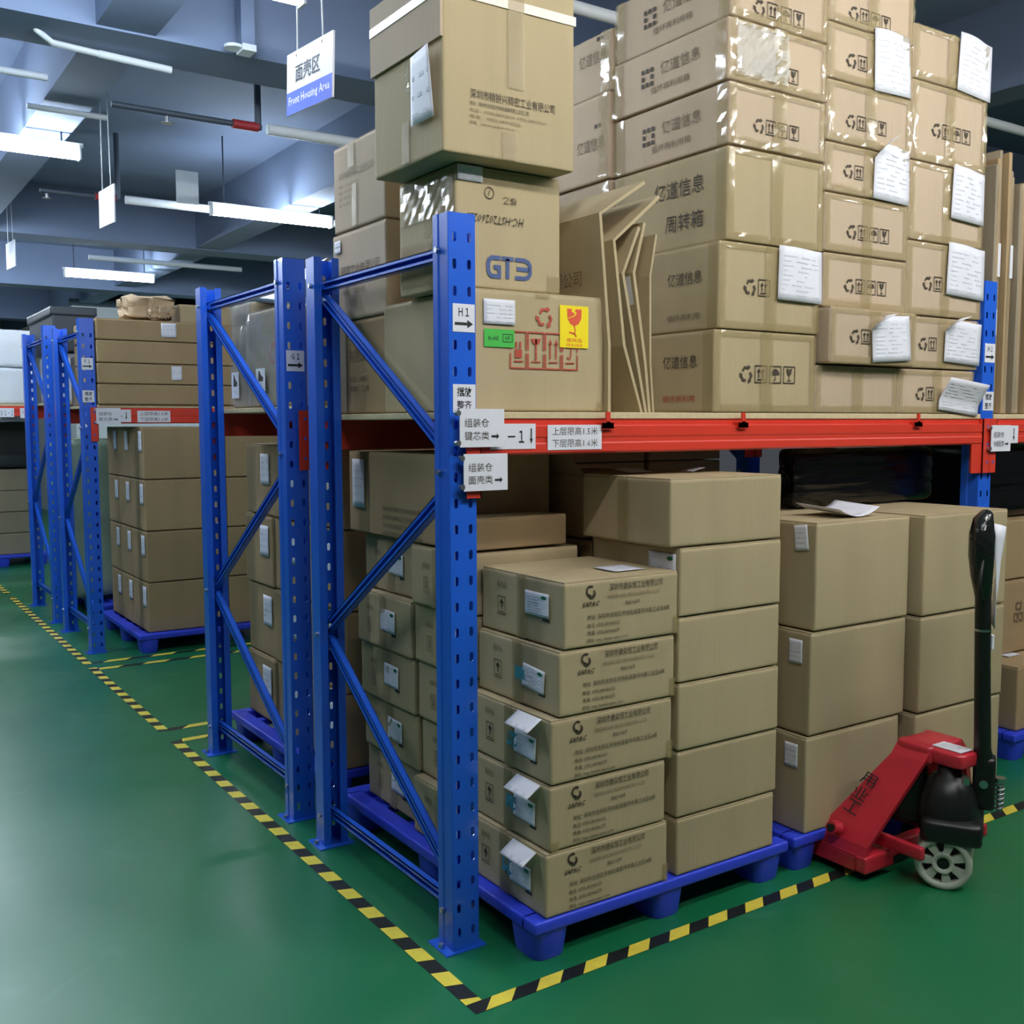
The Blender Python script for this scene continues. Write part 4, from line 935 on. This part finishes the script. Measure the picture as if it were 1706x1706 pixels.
mb = MB(); mb.cyl((1.395, -.255, .15), (1.36, -.255, .16), .026, JRED, 16, .022); mb.cyl((1.36, -.255, .16), (1.358, -.255, .161), .016, JBLK, 12); mb.build('pivot_boss', J)
for xx in (1.50, 1.86):
    mb = MB(); mb.rbox(xx-.012, xx+.012, -.52, -.2, .10, .145, JRED, r=.008, n=1, jit=0, sag=0); mb.build('push_rod', J)
mb = MB(); mb.rbox(1.54, 1.885, -.36, -.31, .04, .09, JRED, r=.008, n=1, jit=0, sag=0); mb.build('cross_tube', J)
# pump
PC = Vector((1.655, -.505, 0)); AX = Vector((.86, .51, 0)).normalized(); BK = Vector((.51, -.86, 0)).normalized()
mb = MB(); mb.lathe(PC+Vector((0, 0, 0)), (0, 0, 1), [(.0, .145), (.075, .145), (.095, .17), (.10, .23), (.085, .31), (.055, .36), (.04, .365), (.036, .395), (0, .395)], JBLK, 24)
mb.rbox(-.12, .12, -.11, .08, .155, .235, JBLK, r=.02, n=1, jit=0, sag=0, M=Matrix.Translation(PC) @ Matrix.Rotation(math.atan2(AX.y, AX.x), 4, 'Z'))
mb.rbox(-.11, -.02, -.19, -.07, .16, .36, JBLK, r=.02, n=1, jit=0, sag=0, M=Matrix.Translation(PC) @ Matrix.Rotation(math.atan2(AX.y, AX.x)+PI, 4, 'Z'))
mb.box(-.05, .05, -.05, .05, .08, .16, JBLK, M=Matrix.Translation(PC) @ Matrix.Rotation(math.atan2(AX.y, AX.x), 4, 'Z'))
mb.build('hydraulic_pump', J)
mb = MB(); mb.cyl(PC+Vector((-.04, -.085, .36)), PC+Vector((-.04, -.085, .385)), .012, STEEL, 10); mb.build('pressure_screw', J)
mb = MB(); mb.cyl(PC+Vector((0, 0, .09))-AX*.11, PC+Vector((0, 0, .09))+AX*.11, .014, JBLK, 12); mb.build('axle', J)
def wheel(c):
    m_ = MB(); R_ = .09; a = -AX
    m_.lathe(c, a, [(.070, -.026), (.084, -.026), (R_, -.021), (R_, .021), (.084, .026), (.072, .026), (.068, .016)], WHEEL, 36)
    m_.lathe(c, a, [(.068, .016), (.068, -.016), (.070, -.026)], WHEEL, 36)
    m_.lathe(c, a, [(.034, .024), (.034, -.024), (.02, -.024), (.02, .024), (.034, .024)], WHEEL, 24)
    e = a.orthogonal().normalized(); g = a.cross(e)
    for k in range(7):
        t0 = 2*PI*k/7; t1 = t0+.44; q = []
        for h in (-.010, .016):
            for rr, tt in ((.032, t0-.08), (.070, t0), (.070, t1), (.032, t1+.08)): q.append(c+a*h+rr*(math.cos(tt)*e+math.sin(tt)*g))
        m_.add(q, [(0, 1, 2, 3), (7, 6, 5, 4), (0, 4, 5, 1), (1, 5, 6, 2), (2, 6, 7, 3), (3, 7, 4, 0)], WHEEL)
    m_.lathe(c, a, [(.0, -.012), (.069, -.012)], JBLK, 24)
    m_.lathe(c, a, [(.0, .02), (.021, .02)], JBLK, 20)
    return m_
WC = Vector((1.578, -.543, .09)); WC2 = WC+AX*.165
for c in (WC, WC2): wheel(c).build('steer_wheel', J)
# handle
hb = Vector((1.745, -.575, .27)); ht = Vector((1.70, -.585, 1.235))
mb = MB(); mb.rbox(-.04, .04, -.035, .035, .25, .43, JBLK, r=.012, n=1, jit=0, sag=0, M=Matrix.Translation((1.745, -.575, 0)) @ Matrix.Rotation(math.atan2(AX.y, AX.x), 4, 'Z'))
mb.cyl((1.745-.045*AX.x, -.575-.045*AX.y, .345), (1.745-.055*AX.x, -.575-.055*AX.y, .345), .014, STEEL, 10); mb.build('handle_bracket', J)
mb = MB(); mb.tube([(1.738, -.576, .40), (1.726, -.577, .46), (1.703, -.58, .75), (1.686, -.583, 1.02)], [.036, .027, .025, .025], JBLK, 14); mb.build('handle_shaft', J)
mb = MB(); mb.tube([(1.688, -.583, .98), (1.664, -.59, 1.05), (1.650, -.595, 1.12), (1.650, -.595, 1.19), (1.660, -.592, 1.232), (1.69, -.583, 1.248)], [.026, .034, .040, .040, .032, .022], RUB, 14)
mb.tube([(1.700, -.57, 1.03), (1.702, -.565, 1.15), (1.70, -.566, 1.215), (1.68, -.58, 1.245)], [.014, .014, .016, .02], RUB, 10); mb.build('grip', J)
mb = MB(); mb.tube([(1.63, -.615, 1.11), (1.605, -.625, 1.07), (1.588, -.63, 1.02), (1.598, -.63, 1.0)], .006, JBLK, 8); mb.build('release_lever', J)
mb = MB(); mb.rbox(1.715, 1.727, -.605, -.593, .80, .85, PAPER, r=.002, n=1, jit=0); mb.cyl((1.6965, -.581, .862), (1.6965, -.581, .870), .0262, STEEL, 14); mb.build('cable_tie', J)
mb = MB(); spb = Vector((1.765, -.62, .25)); pts = []
for k in range(6*12+1): t = 2*PI*k/12; pts.append(spb+Vector((.014*math.cos(t), .014*math.sin(t), .095*k/72)))
mb.tube(pts, .003, STEEL, 6); mb.cyl(spb+Vector((0, 0, .095)), spb+Vector((0, 0, .112)), .019, STEEL, 14); mb.cyl(spb, spb+Vector((0, 0, .1)), .008, STEEL, 10); mb.build('pump_spring', J)
# white sheet hanging on the handle
mb = MB(); g = 8; vs = []
for j in range(g+1):
    t = j/g
    for i in range(5):
        s_ = i/4; wd = .13*(1-t*.45); x = 1.700+s_*wd*.95+.004*t; y = -.60-.02*math.sin(s_*4+t*2)+.05*s_*.3; z = 1.222-.03*s_*(1-t)-.35*t+.04*t*s_
        vs.append((x, y, z))
mb.add(vs, [(j*5+i, j*5+i+1, j*5+i+6, j*5+i+5) for j in range(g) for i in range(4)], PAPER, True)
tag(mb.build('paper_sheet', solid=.001), 'white paper sheet hanging from the pallet jack handle', 'paper sheet')

# ------------------------------------------------------------------ ceiling services
def lamp(x0, x1, y, z, label, hang=3.95):
    root = thing('tube_lamp', ((x0+x1)/2, y, z), label, 'ceiling lamp', 'lit tube lamps under the ceiling')
    mb = MB(); mb.box(x0-.03, x1+.03, y-.018, y+.018, z+.075, z+.10, COND); mb.build('housing', root)
    mb = MB(); mb.cyl((x0, y, z+.03), (x1, y, z+.03), .036, GLOW if y > 0 else GLOWW, 12); mb.build('lit_tube', root)
    for xx in (x0-.014, x1+.002):
        mb = MB(); mb.box(xx, xx+.012, y-.038, y+.038, z-.008, z+.08, COND); mb.build('end_cap', root)
    for xx in (x0+.1, x1-.1):
        mb = MB(); mb.cyl((xx, y, z+.085), (xx, y, hang), .006, PIPE, 6); mb.build('hanger_rod', root)
ZL = 3.3
lamp(-1.08, .05, 4.9, ZL, 'bright tube lamp at the left photo edge over the aisle')
lamp(-.95, .29, 1.70, ZL, 'bright tube lamp cut by the photo top above the blue banded sign')
lamp(1.36, 2.42, 6.2, ZL, 'bright tube lamp in front of the crossing beam left of the pinkish carton')
lamp(1.05, 2.06, 10.7, ZL, 'farthest lit tube lamp above the long flat cartons')
for x, y in ((-1.0, -1.6), (1.4, -1.7), (3.9, -1.7), (-1.36, 8.2), (-.95, 11.5), (-.6, 14.6), (-2.7, .8), (-2.6, 4.9), (-2.9, 8.2), (5, 13.4), (7.5, 13.4), (5.4, 6.2), (.2, -2.5), (2.7, -2.5), (5, 11)):  # unseen lamps: left ones added for floor glare, rear pair to brighten the partition
    lamp(x, x+1.15, y, ZL, 'unseen tube lamp added to the ceiling rows to light the room')
def pipe(pts, r, m, label, name, cat, group=None, parts=None):
    root = thing(name, pts[0], label, cat, group); mb = MB(); mb.tube(pts, r, m, 8); mb.build('pipe_run', root)
    if parts: parts(root)
    return root
def sp(y, z, xr, xh):
    def f(root):
        mb = MB(); mb.cyl((xr, y, z), (xr+.16, y, z), .028, PIPER, 10); mb.build('red_coupling', root)
        mb = MB(); mb.cyl((xh, y, z), (xh, y, 3.95), .022, PIPE, 8); mb.build('hanger', root)
        mb = MB(); mb.cyl((xh+.06, y, z), (xh+4.2, y, z), .035, COND, 10); mb.build('white_sleeve', root)
        mb = MB(); mb.cyl((xh-.55, y, z-.02), (xh-.55, y, z-.06), .012, STEEL, 8); mb.cyl((xh-.55, y, z-.055), (xh-.55, y, z-.06), .035, STEEL, 10); mb.build('sprinkler_head', root)
    return f
pipe([(.0, 3.75, 3.36), (.88, 3.75, 3.36)], .018, PIPE, 'dark sprinkler pipe with red coupling below the blue banded sign', 'sprinkler_pipe', 'pipe', 'sprinkler pipes', sp(3.75, 3.36, .70, .86))
pipe([(.1, 6.6, 3.42), (.72, 6.6, 3.42)], .018, PIPE, 'dark sprinkler pipe with red coupling beside the second hanging sign', 'sprinkler_pipe', 'pipe', 'sprinkler pipes', sp(6.6, 3.42, .52, .70))
pipe([(.35, 1.36, 3.43), (9, 1.36, 3.43)], .03, COND, 'white conduit crossing the ceiling behind the stacked cartons', 'ceiling_conduit', 'conduit')
pipe([(-.55, 3.0, 3.9), (-.54, 3.0, 3.55), (-.5, 3.05, 3.45), (-.42, 3.1, 3.42), (-.2, 3.12, 3.415)], .016, COND, 'pale conduit bending down from the slab at upper left', 'ceiling_conduit', 'conduit')
pipe([(-.2, 3.12, 3.415), (.16, 3.12, 3.40)], .02, COND, 'short white trunking under the beam at upper left', 'ceiling_conduit', 'conduit')
pipe([(-2.0, 3.6, 3.4), (-.36, 3.6, 3.4)], .02, COND, 'white trunking ending at the upper left photo edge', 'ceiling_conduit', 'conduit')
pipe([(-.35, 4.3, 3.43), (.1, 4.3, 3.43)], .018, COND, 'thin pale conduit crossing under the beam above the left lamp', 'ceiling_conduit', 'conduit')
pipe([(1.15, 9.9, 3.42), (2.9, 9.9, 3.42)], .03, COND, 'unlit pale batten in front of the far beam', 'ceiling_conduit', 'conduit')
mb = MB(); mb.box(.40, .47, 2.72, 2.79, 3.46, 3.95, CEIL); mb.cyl((.37, 2.75, 3.44), (.37, 2.75, 3.455), .05, COND, 14); mb.box(.40, .47, 2.70, 2.80, 3.43, 3.462, COND)
tag(mb.build('cable_drop'), 'short vertical cable trunk hanging by the beam left of the blue banded sign', 'cable trunk')
mb = MB(); mb.box(1.06, 1.24, 6.17, 6.185, 3.36, 3.62, COND); tag(mb.build('ceiling_panel'), 'small white panel above the conduit left of the middle lamp', 'panel')

def hsign(x, ya, yb, z0, z1, hang, label, full, tilt):
    root = thing('hanging_sign', (x, (ya+yb)/2, z0), label, 'hanging sign', 'white signs hanging from the ceiling')
    W, H = yb-ya, z1-z0; rot = math.radians(tilt); cy, cz = (ya+yb)/2, (z0+z1)/2
    U = Vector((0, -math.cos(rot), -math.sin(rot))); V = Vector((0, -math.sin(rot), math.cos(rot)))
    F = Face(Vector((x-.004, cy, cz))-U*W/2-V*H/2, U, V)
    mb = MB(); vs = [F.p(a, b, h) for h in (0, -.008) for a, b in ((0, 0), (W, 0), (W, H), (0, H))]
    mb.add(vs, [(0, 1, 2, 3), (7, 6, 5, 4), (0, 4, 5, 1), (1, 5, 6, 2), (2, 6, 7, 3), (3, 7, 4, 0)], PAPER)
    if full:
        rect(mb, F, 0, W, 0, H*.37, SBLU, .0005); text(mb, F, 'Front Housing Area', W*.05, H*.11, W*.9, H*.18, PAPER, .001, bold=.015)
        text(mb, F, '面壳区', W*.2, H*.48, W*.54, H*.29, BLACK, .001, bold=.02); text(mb, F, 'SUNTECH', W*.42, H*.85, W*.12, H*.03, GREY, .001)
    else:
        text(mb, F, '组装区', W*.25, H*.5, W*.5, H*.22, GREY, .001); rect(mb, F, W*.05, W*.95, H*.3, H*.34, GREY, .001)
    for a in (W*.22, W*.78): disc(mb, F, a, H*.92, .006, BLACK, .001, 8)
    mb.build('sign_panel', root)
    for a in (.22, .78):
        mb = MB(); p = F.p(W*a, H*.94, -.004); q = Vector((x, cy-(a-.5)*W*.7, hang)); mb.cyl(p, q, .003, COND, 6); mb.build('cord', root)
hsign(.12, 1.0, 1.43, 2.735, 2.962, 3.95, 'white hanging sign with blue band reading Front Housing Area', True, 4.5)
hsign(.12, 4.26, 4.66, 2.81, 3.04, 3.95, 'white hanging sign right of the left lamp end', False, 3)
hsign(.12, 8.05, 8.56, 3.02, 3.26, 3.95, 'small white hanging sign at the far left photo edge', False, 3)
